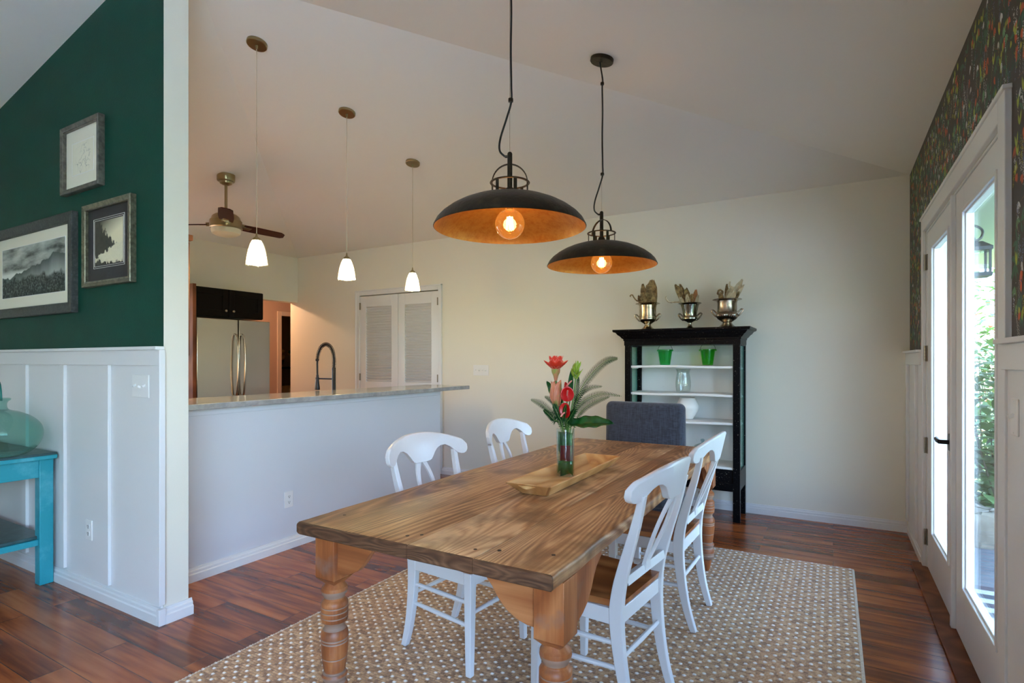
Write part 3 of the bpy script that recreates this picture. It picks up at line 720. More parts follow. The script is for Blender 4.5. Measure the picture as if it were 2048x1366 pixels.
    g = G(); g.prism([(-.024, .53), (.024, .53), (.018, .575), (0, .60), (-.018, .575)], 'y', yz(.56)-.0065, yz(.56)+.0065); g.build('splat_foot', W, t)
    # wooden saddle seat
    def seat(u, v):
        y = lerp(-.172, .228, v); hw = lerp(.186, .222, min(1, v*1.1)); cr = 1-max(0, (v-.86)/.14)**2*.10
        x = (2*u-1)*hw*cr; dip = .007*(1-(2*u-1)**2)*math.sin(PI*min(1, v*1.05)); return (x, y, .457-dip-(.007*max(0, (v-.93)/.07)))
    g = G(); g.grid(seat, 14, 14); n0 = len(g.v)
    g.grid(lambda u, v: (seat(u, v)[0]*.985, seat(u, v)[1]*.985, .433), 14, 14)
    N = 15; edge = [i*N for i in range(N)]+[14*N+j for j in range(1, N)]+[i*N+14 for i in range(13, -1, -1)]+[j for j in range(13, 0, -1)]
    for k in range(len(edge)):
        a, b = edge[k], edge[(k+1) % len(edge)]; g.f.append((a, b, b+n0, a+n0)); g.m.append(0)
    g.build('seat', M['seatw'], t, bevel=.003)
    def dowel(p, q): 
        g = G(); p, q = Vector(p), Vector(q); g.tube([p, lerp(p, q, .5), q], [.0085, .0105, .0085], 10); g.build('stretcher', W, t)
    for s in (-1, 1):
        dowel((s*.178, -.175, .215), (s*.195, .180, .205)); dowel((s*.182, -.163, .305), (s*.192, .182, .300))
    dowel((-.188, .182, .255), (.188, .182, .255)); dowel((-.175, -.170, .255), (.175, -.170, .255))
    return t
ch = make_chair('white dining chair on the kitchen side at the near end of table')
ch.location = (-1.481, 2.143, FZ); ch.rotation_euler = (0, 0, -1.666)
grp = ch['group']
dup(ch, (-.805, 2.113, FZ), 1.467, 'white dining chair with brown seat nearest the camera by glass doors', grp)
dup(ch, (-.806, 2.962, FZ), 1.544, 'white dining chair on the glass-door side at far end of table', grp)
dup(ch, (-1.475, 2.96, FZ), -1.53, 'white dining chair on the kitchen side at far end of table', grp)

# ---------------------------------------------------------------- upholstered chair at the head
def fabric():
    m = bpy.data.materials.new('slate_linen'); m.use_nodes = True; t = m.node_tree; b = t.nodes['Principled BSDF']; tc = t.nodes.new('ShaderNodeTexCoord')
    outs = []
    for s in ((260, 40, 14), (30, 40, 320)):
        mp = t.nodes.new('ShaderNodeMapping'); mp.inputs['Scale'].default_value = s; t.links.new(tc.outputs['Object'], mp.inputs[0])
        n = t.nodes.new('ShaderNodeTexNoise'); n.inputs['Scale'].default_value = 1; n.inputs['Detail'].default_value = 3; t.links.new(mp.outputs[0], n.inputs['Vector']); outs.append(n.outputs['Fac'])
    f = mth(t, 'MULTIPLY', mth(t, 'ADD', *outs), vb=.5); r = ramp(t, [(.38, (.018, .021, .032)), (.62, (.052, .060, .088))]); t.links.new(f, r.inputs[0])
    t.links.new(r.outputs[0], b.inputs['Base Color']); b.inputs['Roughness'].default_value = .9; b.inputs['Sheen Weight'].default_value = .25
    bp = t.nodes.new('ShaderNodeBump'); bp.inputs['Strength'].default_value = .35; bp.inputs['Distance'].default_value = .002; t.links.new(f, bp.inputs['Height']); t.links.new(bp.outputs[0], b.inputs['Normal'])
    return m
M['linen'] = fabric()
t = thing('parsons_chair', 'slate grey linen upholstered chair at the far head of table', 'chair', (-1.26, 4.05, FZ))
def rbox(x0, x1, y0, y1, z0, z1, r=.03, tap=0, n=5):
    """soft box: superellipse-rounded slab"""
    g = G(); cx_, cy_ = (x0+x1)/2, (y0+y1)/2; a, b = (x1-x0)/2, (y1-y0)/2; rows = []
    rr = min(r, b)
    def ring(ins, z, k=1):
        pts = []; A, B_ = a*k-ins, b-ins; rc = max(.004, rr-ins)
        for q, (sx, sy) in enumerate(((1, 1), (-1, 1), (-1, -1), (1, -1))):
            for i in range(n+1):
                an = q*PI/2+i/n*PI/2; pts.append((cx_+sx*(A-rc)+rc*math.cos(an), cy_+sy*(B_-rc)+rc*math.sin(an), z))
        return pts
    zs = []
    for i in range(n+1): an = i/n*PI/2; zs.append((rr*(1-math.sin(an)), z0+rr*(1-math.cos(an))))
    H_ = [ring(i_, z, 1) for i_, z in zs]+[ring(0, lerp(z0+rr, z1-rr, k/5), 1+tap*k/5) for k in range(1, 5)]
    H_ += [ring(i_, z1-(z-z0), 1+tap) for i_, z in zs[::-1]]
    m = len(H_[0]); vs = [p for h in H_ for p in h]
    fs = [(i*m+k, i*m+(k+1) % m, (i+1)*m+(k+1) % m, (i+1)*m+k) for i in range(len(H_)-1) for k in range(m)]+[tuple(range(m))[::-1], tuple(range((len(H_)-1)*m, len(H_)*m))]
    return g.add(vs, fs)
rbox(-1.572, -.952, 4.19, 4.30, .40, 1.008, .045, -.012).build('backrest', M['linen'], t, angle=1.2)
rbox(-1.555, -.965, 3.72, 4.20, .33, .50, .03).build('seat', M['linen'], t, angle=1.2)
g = G()
for (a, b, c, d) in ((-1.553, -1.541, 3.735, 4.29), (-.979, -.967, 3.735, 4.29)): g.box(a, b, c, d, .16, .42)
g.box(-1.553, -.967, 3.735, 3.747, .16, .42); g.box(-1.553, -.967, 4.283, 4.295, .16, .42)
g.build('skirt', M['linen'], t, bevel=.004)
for x in (-1.52, -1.0):
    for y in (3.77, 4.255): g = G(); g.box(x-.02, x+.02, y-.02, y+.02, FZ if y < 4.12 else 0, .34); g.build('leg', M['darkcab'], t, bevel=.003)

# ---------------------------------------------------------------- tray with vase and flowers
TZ = .76
t = thing('serving_tray', 'long wooden serving tray with flared sides in middle of table', 'tray', (-1.095, 2.46, TZ))
g = G(); a0, a1, b0, b1 = -1.155, -1.035, 2.09, 2.83; A0, A1, B0, B1 = -1.203, -.987, 2.025, 2.895; zt = TZ+.056
g.box(a0, a1, b0, b1, TZ+.002, TZ+.012); g.build('tray_base', M['tray'], t)
def side(p0, p1, P1, P0, inn):
    """p base corners, P rim corners; inn = inward vector thickness"""
    g = G(); i_ = Vector(inn); v = [Vector(q) for q in (p0, p1, P1, P0)]; w_ = [q+i_ for q in v]
    g.add(v+w_, [(0, 1, 2, 3), (7, 6, 5, 4), (0, 4, 5, 1), (1, 5, 6, 2), (2, 6, 7, 3), (3, 7, 4, 0)]); return g
zb = TZ+.002
for nm, q in (('tray_side', ((a0, b0, zb), (a0, b1, zb), (A0, B1, zt), (A0, B0, zt), (.012, 0, 0))), ('tray_side', ((a1, b1, zb), (a1, b0, zb), (A1, B0, zt), (A1, B1, zt), (-.012, 0, 0))),
              ('tray_end', ((a1, b0, zb), (a0, b0, zb), (A0, B0, zt), (A1, B0, zt), (0, .013, 0))), ('tray_end', ((a0, b1, zb), (a1, b1, zb), (A1, B1, zt), (A0, B1, zt), (0, -.013, 0)))):
    side(*q).build(nm, M['tray'], t, bevel=.0015)
for yy, s in ((B0, 1), (B1, -1)):
    g = G(); g.grid(lambda u, v: (lerp(-1.135, -1.055, u), yy+s*(-.004+.0*v), zt-.004-.014*math.sin(PI*u)*v), 10, 3); g.build('handle', M['tray'], t, solid=.010)

VX, VY, VZ = -1.125, 2.47, TZ+.0125
vz1 = VZ+.228
t = thing('glass_vase', 'clear glass cylinder vase of tropical flowers standing on the tray', 'vase', (VX, VY, VZ))
g = G(); g.lathe([(0, .0), (.040, .0), (.0435, .004), (.0435, .226), (.042, .228), (.0405, .226), (.0405, .014), (0, .012)], (VX, VY, VZ), 40); g.build('vase_body', glass('vase_glass', (.93, .97, .95), 1.1), t)
g = G(); g.lathe([(0, .0145), (.0395, .0145), (.0395, .185), (0, .185)], (VX, VY, VZ), 32); g.build('water', glass('water', (.90, .97, .93), .2, ior=1.33), t)
M['leafd'] = mat('leaf_green', (.006, .060, .012), .35, var=(30, (.014, .105, .016), .45, .6), spec=.35)
M['fern'] = mat('fern_green', (.008, .060, .014), .6, spec=.1)
M['leafw'] = mat('leaf_wine', (.12, .003, .012), .35, spec=.3)
M['leafy'] = mat('leaf_lime', (.30, .45, .04), .45)
M['red'] = mat('waxy_red', (.55, .006, .008), .3, coat=.15)
M['coral'] = mat('coral_petal', (.72, .048, .022), .45, spec=.3)
M['coralrim'] = mat('petal_rim', (.80, .30, .20), .4)
M['peach'] = mat('peach_petal', (.62, .24, .13), .4, var=(12, (.30, .38, .08), .50, .62))
M['stem'] = mat('stem_green', (.10, .22, .03), .5)
M['spadix'] = mat('spadix_pink', (.80, .32, .28), .5)
for k, (c0, c1, za, zb, mm) in enumerate(((-2.4, .2, .015, .075, M['leafd']), (-1.9, .9, .060, .15, M['leafw']), (-2.8, -.6, .12, .215, M['leafd']), (0.3, 2.6, .03, .17, M['leafd']), (-1.1, .6, .085, .105, M['leafd']), (-2.0, 2.6, .02, .205, M['leafd']))):
    g = G(); rr = .0375-.001*k
    g.grid(lambda u, v: (VX+rr*math.cos(lerp(c0, c1, u)), VY+rr*math.sin(lerp(c0, c1, u)), VZ+lerp(za+.02*math.sin(u*PI*1.3+k), zb-.028*u*(1-v), v)), 18, 4)
    g.build('rolled_leaf', mm, t, solid=.001)

def petal(g, c, d, up, ln, wd, curl, nu=6, nv=4, cup=.3, mi=None, tip=.9):
    """pointed petal from c along d, curling towards up"""
    c, d = Vector(c), Vector(d).normalized(); up = Vector(up); s = d.cross(up).normalized(); up = s.cross(d).normalized()
    def f(u, v):
        w_ = wd*math.sin(PI*min(1, .06+u*.94)**tip)**.8*(v*2-1); return c+d*ln*u+up*(ln*curl*u*u)+s*w_+up*(cup*abs(v*2-1)**2*wd*math.sin(PI*u))
    return g.grid(f, nu, nv, mi)
def stemtube(g, pts, r=.004): return g.tube(spline(pts, 5), r, 7)
VG = 'tropical flowers in the glass vase'
# open coral ginger
c = Vector((-1.172, 2.46, 1.285)); g = G(); rnd = random.Random(2)
t = thing('ginger_flower', 'open coral red ginger blossom at the top of the vase', 'flower', c, VG)
for ring, (n, el, ln, wd) in enumerate(((8, .30, .074, .026), (7, .72, .070, .025), (5, 1.05, .066, .021), (4, 1.35, .058, .016))):
    for k in range(n):
        a = 2*PI*k/n+ring*.5+rnd.uniform(-.15, .15); d = Vector((math.cos(a)*math.cos(el), math.sin(a)*math.cos(el), math.sin(el)))
        petal(g, c+Vector((0, 0, .004*ring)), d, (0, 0, 1), ln, wd, .35 if ring < 2 else .1)
        petal(g, c+Vector((0, 0, .004*ring))-Vector((d.x, d.y, .4))*.0022, d, (0, 0, 1), ln*1.02, wd*1.06, .35 if ring < 2 else .1, mi=1)
g.build('petals', [M['coral'], M['coralrim']], t, solid=.0008)
g = G(); g.lathe([(0, -.055), (.007, -.052), (.012, -.03), (.020, -.012), (.022, .003), (0, .01)], c, 14); g.build('calyx', M['peach'], t)
g = G(); stemtube(g, [c+Vector((0, 0, -.05)), (-1.155, 2.465, 1.15), (-1.135, 2.47, .98), (-1.12, 2.475, .80)], .0045); g.build('stem', M['stem'], t)
# closed peach bud
c = Vector((-1.163, 2.445, 1.115)); t = thing('ginger_bud', 'closed peach ginger bud below the open coral blossom', 'flower', c, VG)
g = G()
for k in range(9):
    a = 2*PI*k/9*1.6; d = Vector((math.cos(a)*.20, math.sin(a)*.20, 1)); r0 = .014
    petal(g, c+Vector((math.cos(a)*r0, math.sin(a)*r0, -.005+.002*k)), d, (-math.cos(a), -math.sin(a), .1), .128-.004*k, .030, .10, cup=.5)
g.build('petals', M['peach'], t, solid=.0015)
g = G(); stemtube(g, [c+Vector((0, 0, .01)), (-1.148, 2.46, 1.05), (-1.13, 2.47, .95), (-1.12, 2.47, .80)], .0045); g.build('stem', M['stem'], t)
def anthurium(label, c, face, size, tiltz):
    t = thing('anthurium_flower', label, 'flower', c, VG); c = Vector(c); f = Vector(face).normalized(); s = f.cross(Vector((0, 0, 1))).normalized(); up = s.cross(f)
    g = G()
    def sp(u, v):
        a = 2*PI*u; r = v*size*(1-.32*abs(math.sin(a/2+PI/2))**6*(1 if math.cos(a) > 0 else 1)); x = r*math.sin(a)*.92; y = -r*math.cos(a)*1.2
        return c+s*x+up*(y)+f*(.35*r*r/size+.12*abs(x))
    g.grid(sp, 24, 6); g.build('spathe', M['red'], t, solid=.0015)
    g = G(); e_ = c+f*.045+up*(.030*tiltz); g.tube(spline([c, lerp(c, e_, .5)+up*.004, e_], 4), [.004]*4+[.0038]*4+[.0022], 8); g.build('spadix', M['spadix'], t)
    g = G(); stemtube(g, [c-f*.002, c-f*.01+Vector((0, 0, -.04)), (-1.12, 2.47, .99), (-1.12, 2.475, .81)], .003); g.build('stem', M['stem'], t)
anthurium('upper glossy red anthurium in front of the fern fronds', (-1.098, 2.43, 1.165), (.45, -.85, -.05), .036, .9)
anthurium('lower glossy red anthurium just above the vase rim', (-1.103, 2.43, 1.085), (-.15, -.9, .1), .036, -.8)
anthurium('narrow red anthurium seen edge on beside the peach bud', (-1.12, 2.45, 1.19), (.95, .1, .2), .030, 1.2)
# lime green flower
c = Vector((-1.078, 2.49, 1.26)); t = thing('leafy_bloom', 'yellow green leafy bloom right of the coral blossom', 'flower', c, VG); g = G()
for k in range(26):
    a = rnd.uniform(0, 2*PI); el = rnd.uniform(.5, 1.45); d = Vector((math.cos(a)*math.cos(el), math.sin(a)*math.cos(el), math.sin(el)))
    petal(g, c+Vector((rnd.uniform(-.01, .01), rnd.uniform(-.01, .01), rnd.uniform(-.02, .025))), d, (0, 0, 1), rnd.uniform(.035, .06), .0075, .2, 4, 2)
g.build('bracts', M['leafy'], t, solid=.001)
g = G(); stemtube(g, [c, (-1.09, 2.485, 1.15), (-1.115, 2.475, .98), (-1.12, 2.47, .81)], .004); g.build('stem', M['stem'], t)
def frond(label, pts, ln, n=44, droop=.3):
    n = int(n*1.2)
    P = spline([(VX+.01, VY, .86)]+pts, 10); t = thing('fern_frond', label, 'fern', P[0], VG)
    g = G(); g.tube(P, [lerp(.0022, .0007, i/(len(P)-1)) for i in range(len(P))], 6); g.build('stalk', M['stem'], t); g = G(); L_ = len(P)-1
    st = next(i for i, p in enumerate(P) if p.z > 1.0)/L_
    for k in range(n):
        u = lerp(st, .99, k/n); i = min(int(u*L_), L_-1); p = lerp(P[i], P[i+1], u*L_-i); d = (P[i+1]-P[i]).normalized()
        v_ = Vector((-.5, -.86, 0)); s = d.cross(v_).normalized()
        l = ln*math.sin(PI*min(.97, .18+.80*(u-st)/(1-st)))**.7
        for q in (-1, 1):
            petal(g, p, s*q+d*.35+Vector((0, 0, -droop*.3)), v_*-1, l*1.12, .0021, .12, 3, 1, cup=0, tip=.6)
    g.build('leaflets', M['fern'], t, smooth=False)
FX = lambda px, py, y=2.47: (-1.125+(px-1132)*.00264, y, 1.003+(855-py)*.00243)
frond('tallest fern frond arching up to the right of the vase', [FX(1146, 835), FX(1164, 775), FX(1187, 742), FX(1211, 721), FX(1233, 716)], .030, 52)
frond('long fern frond reaching level to the right over the leaf', [FX(1146, 840, 2.44), FX(1158, 815, 2.44), FX(1176, 796, 2.44), FX(1205, 784, 2.44), FX(1243, 787, 2.44)], .022, 48)
frond('short fern frond directly below the long level one', [FX(1148, 842, 2.50), FX(1165, 815, 2.50), FX(1188, 800, 2.50), FX(1214, 790, 2.50)], .020, 36)
frond('upright fern frond between the lime bloom and tallest frond', [FX(1140, 820, 2.52), FX(1152, 790, 2.52), FX(1170, 775, 2.52), FX(1197, 771, 2.52)], .020, 34)
frond('fern frond rising behind the upper red anthurium', [FX(1140, 820, 2.51), FX(1146, 790, 2.51), FX(1150, 765, 2.51), FX(1150, 748, 2.51)], .020, 34)
frond('lowest fern frond drooping out to the left of the vase', [FX(1128, 840, 2.44), FX(1113, 828, 2.43), FX(1094, 809, 2.42), FX(1069, 799, 2.42)], .028, 40)
frond('upper fern frond leaning left behind the lowest one', [FX(1126, 835, 2.49), FX(1114, 815, 2.49), FX(1102, 803, 2.49), FX(1085, 794, 2.49)], .026, 36)
frond('small fern frond curling over the front of the rim', [FX(1132, 845, 2.43), FX(1128, 832, 2.42), FX(1122, 815, 2.41), FX(1118, 806, 2.41)], .026, 30)
def bigleaf(label, c, d, up, ln, wd, curl, m, wav=0, cat='leaf'):
    t = thing('broad_leaf', label, cat, c, VG); c, d = Vector(c), Vector(d).normalized(); s = d.cross(Vector(up)).normalized(); u_ = s.cross(d)
    g = G(); g.grid(lambda u, v: c+d*ln*u+u_*(curl*ln*u*u)+s*wd*math.sin(PI*(.04+.96*u))**.75*(2*v-1)+u_*(abs(2*v-1)*wd*.35+wav*math.sin(u*22+v*3)*abs(2*v-1)), 18, 8)
    g.build('leaf_blade', m, t, solid=.0012); g = G(); stemtube(g, [c, lerp(c, Vector((-1.12, 2.47, 1.0)), .6), (-1.12, 2.47, .95), (-1.118, 2.472, .82)], .003); g.build('stem', M['stem'], t)
frond('dense short fern frond filling the left of the rim', [FX(1124, 848, 2.45), FX(1116, 838, 2.43), FX(1106, 826, 2.42), FX(1098, 818, 2.41)], .026, 30)
frond('dense short fern frond filling the right of the rim', [FX(1140, 848, 2.44), FX(1146, 836, 2.43), FX(1154, 824, 2.42), FX(1160, 812, 2.42)], .024, 30)
frond('fern frond standing upright in front of the stems', [FX(1134, 846, 2.43), FX(1136, 832, 2.42), FX(1138, 818, 2.42), FX(1142, 806, 2.42)], .022, 26)
bigleaf('broad dark green leaf stretching right with a curled tip', FX(1144, 846, 2.45), (1, -.05, .16), (-.25, -.85, .75), .215, .035, -.16, M['leafd'], .004)
bigleaf('torn dark green leaf fanning out left below the coral blossom', FX(1122, 806, 2.50), (-.75, 0, .8), (.3, -1, 0), .105, .022, .1, M['leafd'], .008)
bigleaf('dark green leaf pointing up left beside the peach bud', FX(1120, 812, 2.49), (-.62, 0, 1), (.3, -1, 0), .14, .020, .1, M['leafd'], .004)
bigleaf('green leaf standing upright behind the coral blossom', FX(1136, 800, 2.50), (.05, 0, 1), (.3, -1, 0), .15, .014, -.05, M['leafd'])

# ---------------------------------------------------------------- dome pendants over the table
M['dome_out'] = mat('dome_outside_bronze', (.028, .021, .014), .42, .75, bump=(60, .15), var=(18, (.075, .058, .035), .48, .75))
M['dome_in'] = mat('dome_inside_copper', (.44, .23, .045), .42, .7, bump=(90, .10), var=(40, (.36, .15, .025), .42, .66))
M['cord'] = mat('black_cord', (.006, .006, .006), .6)
M['filament'] = mat('filament', (1, .55, .15), .5, emit=(1, .50, .14), estr=45)
M['bulb'] = glass('amber_glass', (1.0, .80, .50), 1.2, glow=((1, .42, .08), .12))
def dome(label, x, y, cord_a, cord_b, arch_rot):
    z0 = 1.882; cz = Z+PT*(R-x); t = thing('dome_pendant_lamp', label, 'pendant lamp', (x, y, z0), 'bronze dome pendants over the dining table')
    out = [(.315, .0), (.318, .002), (.3165, .006), (.305, .028), (.285, .050), (.255, .073), (.22, .093), (.18, .110), (.135, .124), (.09, .133), (.070, .136)]
    g = G(); g.lathe(out, (x, y, z0), 72); g.build('shade_outside', M['dome_out'], t)
    g = G(); g.lathe([(.068, .133), (.09, .1295), (.135, .1205), (.18, .1065), (.22, .0895), (.255, .0695), (.285, .0465), (.303, .0265), (.3125, .006), (.315, 0)], (x, y, z0), 72); g.build('shade_inside', M['dome_in'], t)
    g = G()
    for zz, rr, th in ((.135, .074, .006), (.190, .078, .006)):
        n = 48; pts = [(x+rr*math.cos(2*PI*k/n), y+rr*math.sin(2*PI*k/n), z0+zz) for k in range(n+1)]; g.tube(pts, th, 8, caps=False, flat=.6)
    for k in range(6):
        a = k*PI/3+.3; ca, sa = math.cos(a), math.sin(a); g.obox((x+.075*ca, y+.075*sa, z0+.163), (.004, .014, .056), Matrix.Rotation(a, 3, 'Z'))
    g.build('collar_ring', M['dome_out'], t)
    g = G()
    for ar in arch_rot:
        ca, sa = math.cos(ar), math.sin(ar)
        pts = [(x+.074*math.cos(PI*k/20)*ca, y+.074*math.cos(PI*k/20)*sa, z0+.190+.078*math.sin(PI*k/20)) for k in range(21)]
        vs = []
        for p in pts:
            for q in (-1, 1): vs.append((p[0]-sa*.006*q, p[1]+ca*.006*q, p[2]))
        g.add(vs, [(2*i, 2*i+1, 2*i+3, 2*i+2) for i in range(20)])
    g.build('yoke', M['dome_out'], t, solid=.0035)
    g = G(); g.lathe([(0, .11), (.022, .11), (.022, .15), (.018, .165), (.0105, .172), (.0105, .312), (.007, .318), (0, .319)], (x, y, z0), 20)
    g.tube([(x, y, z0+.300), (x-.018, y-.010, z0+.300)], .0055, 10); g.build('stem_socket', M['dome_out'], t)
    g = G(); g.lathe([(0, 0), (.064, 0), (.0675, .004), (.0675, .020), (.0645, .024), (0, .024)], (x, y, cz-.022), 40, Matrix.Rotation(math.atan(PT), 3, 'Y')); g.build('canopy', M['dome_out'], t)
    g = G(); g.tube([(x, y, z0+.318), (x, y, cz-.02)], .0009, 6); g.build('steel_wire', M['nickel'], t)
    g = G(); P = [(x-.018, y-.010, z0+.300), (x-.036, y-.022, z0+.325), (x-.034, y-.02, z0+.375), (x-.012, y-.006, z0+.46), (x+.006, y+.002, z0+.53), (x+.006, y+.002, z0+.60)]
    P += [(x+s_, y+s_*.4, z0+.60+(cz-z0-.60)*f) for s_, f in ((.004, .25), (.006, .5), (.004, .72), (.006, .8), (-.010, .97))]
    g.tube(spline(P, 8), .0042, 8); g.build('cord', M['cord'], t)
    for zz in (z0+.535, z0+.60+(cz-z0-.60)*.76):
        g = G(); g.lathe([(0, -.007), (.010, -.007), (.0105, 0), (.010, .007), (0, .007)], (x+.004, y+.001, zz), 14); g.build('cord_clip', M['dome_out'], t)
    bz = z0+.018; g = G(); g.sphere((x, y, bz), .0625, 32); g.lathe([(.02, .055), (.015, .10)], (x, y, bz), 20); gl = g.build('bulb', M['bulb'], t)
    g = G(); g.lathe([(0, .06), (.014, .06), (.015, .10), (0, .10)], (x, y, bz), 16); g.build('bulb_cap', M['brass'], gl)
    g = G()
    for k in range(4):
        a = k*PI/2+.4; g.tube([(x+.013*math.cos(a), y+.013*math.sin(a), bz-.022), (x+.009*math.cos(a), y+.009*math.sin(a), bz+.030)], .0035, 6)
    g.build('filament', M['filament'], gl)
    l = lamp('bulb_light', 'POINT', (x, y, bz+.004), 3.4, (1, .56, .20), radius=.03); l.parent = t; l.location = Vector((x, y, bz+.004))-Vector((x, y, z0))
dome('nearer and lower-hanging bronze dome lamp over the near half of table', -1.17, 2.011, None, None, (0.5,))
dome('farther bronze dome lamp in front of the cream back wall', -1.17, 3.075, None, None, (1.9, 2.75))

# ---------------------------------------------------------------- small glass pendants over the bar
M['shade_lit'] = mat('opal_glass_lit', (.95, .90, .80), .25, emit=(1.0, .84, .55), estr=7.0)
M['shade_rim'] = glass('clear_glass_rim', (.97, .93, .86), .35)
def mini(label, y):
    x = -3.166; cz = Z+PT*(B-y); z1 = 2.105; t = thing('glass_pendant_lamp', label, 'pendant lamp', (x, y, 1.93), 'small lit glass pendants over the bar')
    def sq(a, r, z): return (abs(math.cos(a))**6+abs(math.sin(a))**6)**(-1/6)*.93 if z < 2.03 else lerp(1, (abs(math.cos(a))**6+abs(math.sin(a))**6)**(-1/6)*.93, max(0, (2.095-z)/.065)) if z < 2.095 else 1
    M2 = Matrix.Rotation(.15, 3, 'Z')
    pr = [(.020, 2.098), (.031, 2.088), (.0385, 2.068), (.046, 2.030), (.053, 1.985), (.058, 1.940)]
    g = G(); g.lathe([(r-.004, z) for r, z in pr], (x, y, 0), 48, mod=sq); g.build('opal_shade', M['shade_lit'], t, solid=.002)
    g = G(); g.lathe([(r+.003, z) for r, z in pr]+[(.0615, 1.934)], (x, y, 0), 48, mod=sq); g.build('clear_shade', M['shade_rim'], t)
    g = G(); g.lathe([(.0255, 2.088), (.025, 2.098), (.018, 2.108), (.010, 2.113), (.0065, 2.120), (.0045, 2.138), (0, 2.139)], (x, y, 0), 24); g.build('cap', M['brass'], t)
    g = G(); g.tube([(x, y, 2.135), (x, y, cz-.02)], .0022, 8); g.build('cord', mat('clear_cord', (.55, .50, .38), .35, .3), t)
    g = G(); g.lathe([(0, 0), (.058, 0), (.062, .004), (.062, .020), (0, .022)], (x, y, cz-.020), 40, Matrix.Rotation(-math.atan(PT), 3, 'X')); g.lathe([(0, -.022), (.006, -.022), (.009, 0), (0, .0)], (x, y, cz-.020), 14); g.build('canopy', M['brass'], t)
    l = lamp('bulb_light', 'POINT', (x, y, 1.935), 6, (1, .80, .38), radius=.03); l.parent = t; l.location = (0, 0, .005)
mini('nearest of the three lit glass pendants, beside the white pier', 2.25)
mini('middle one of the three lit glass pendants above the bar', 3.005)
mini('farthest of the three lit glass pendants, before the louvred doors', 3.761)

# ---------------------------------------------------------------- ceiling fan
fx_, fy_ = -4.945, 3.193; fcz = Z+PT*(fx_-L)
t = thing('ceiling_fan', 'antique brass ceiling fan with dark blades hanging in the kitchen', 'ceiling fan', (fx_, fy_, 2.5))
g = G(); g.lathe([(0, -.068), (.024, -.068), (.040, -.060), (.052, -.054), (.056, -.042), (.058, -.036), (.074, -.032), (.078, -.026), (.078, .03), (0, .03)], (fx_, fy_, fcz-.02), 36); g.build('canopy', M['brass'], t)
g = G(); g.tube([(fx_, fy_, 2.68), (fx_, fy_, fcz-.03)], .013, 14); g.build('downrod', M['brass'], t)
g = G(); g.lathe([(0, 2.715), (.06, 2.712), (.095, 2.700), (.118, 2.680), (.126, 2.655), (.138, 2.640), (.140, 2.575), (.132, 2.566), (0, 2.566)], (fx_, fy_, 0), 48); g.build('motor_housing', M['brass'], t)
g = G(); g.lathe([(0, 2.492), (.05, 2.495), (.09, 2.505), (.120, 2.522), (.128, 2.545), (.128, 2.567), (0, 2.568)], (fx_, fy_, 0), 48); g.build('light_bowl', mat('frosted_bowl', (.72, .66, .50), .35), t)
M['blade'] = mat('fan_blade', (.050, .010, .006), .45, spec=.2)
for a in (-.573, 1.521, 3.615):
    ca, sa = math.cos(a), math.sin(a); Rm = Matrix.Rotation(a, 3, 'Z'); tilt = Matrix.Rotation(-.22, 3, 'X')
    def P(x, y, z): v_ = tilt@Vector((0, y, z)); return Vector((fx_, fy_, 2.612))+Rm@Vector((x, v_.y, v_.z))
    g = G(); ol = [(.16, -.058), (.30, -.066), (.55, -.062), (.60, -.035), (.625, .030), (.60, .055), (.30, .066), (.16, .060)]
    n = len(ol); g.add([P(x, y, -.004) for x, y in ol]+[P(x, y, .004) for x, y in ol], [tuple(range(n))[::-1], tuple(range(n, 2*n))]+[(i, (i+1) % n, (i+1) % n+n, i+n) for i in range(n)])
    b_ = g.build('blade', M['blade'], t, bevel=.002)
    g = G(); g.obox(P(.150, 0, .0), (.05, .075, .035), Rm@tilt); g.obox(P(.20, 0, -.006), (.09, .05, .006), Rm@tilt); g.build('blade_bracket', M['brass'], b_, bevel=.005)

# ---------------------------------------------------------------- bar top, kitchen furniture
M['bar'] = mat('bar_laminate', (.27, .27, .275), .16, var=(14, (.36, .36, .365), .4, .6), coat=.3)
g = G(); g.box(-3.80, -3.245, GY+.126, 4.755, 1.037, 1.073)
tag(g.build('bar_countertop', M['bar'], origin=(-3.5, 3.2, 1.037), bevel=.004), 'long grey stone-look countertop lying on the white half wall', 'countertop')
t = thing('base_cabinet', 'dark kitchen base cabinet behind the bar carrying the sink faucet', 'cabinet', (-3.8, 3.0, 0))
g = G(); g.box(-4.12, -3.47, GY+.14, 4.37, .1, .88); g.box(-4.06, -3.47, GY+.14, 4.37, 0, .1); g.build('carcass', M['darkcab'], t)
g = G(); g.box(-4.15, -3.466, GY+.13, 4.375, .88, .915); g.build('worktop', M['bar'], t, bevel=.003)
for k in range(5): g = G(); ya = 1.74+k*.525; g.box(-4.14, -4.12, ya, ya+.51, .12, .86); dd = g.build('door', M['darkcab'], t, bevel=.003); g = G(); g.sphere((-4.15, ya+.46, .76), .014, 12); g.build('knob', M['nickel'], dd)
# faucet
bx_, by_ = -3.88, 3.53; t = thing('spring_faucet', 'tall black spring-coil kitchen faucet behind the bar countertop', 'faucet', (bx_, by_, .915))
g = G(); g.lathe([(0, .915), (.028, .915), (.028, .925), (.020, .935), (.0165, .95), (.0165, 1.262), (.013, 1.268), (0, 1.268)], (bx_, by_, 0), 20); g.tube([(bx_, by_, 1.0), (bx_, by_-.06, 1.02)], .007, 10); g.build('column', M['black'], t)
arc = spline([(bx_, by_, 1.262), (bx_+.002, by_, 1.33), (bx_-.01, by_, 1.40), (bx_-.045, by_, 1.455), (bx_-.105, by_, 1.478), (bx_-.165, by_, 1.452), (bx_-.200, by_, 1.395), (bx_-.214, by_, 1.335)], 8)
g = G(); g.tube(arc+[Vector((bx_-.216, by_, 1.30)), Vector((bx_-.214, by_, 1.19))], .0085, 10); g.build('hose', M['black'], t)
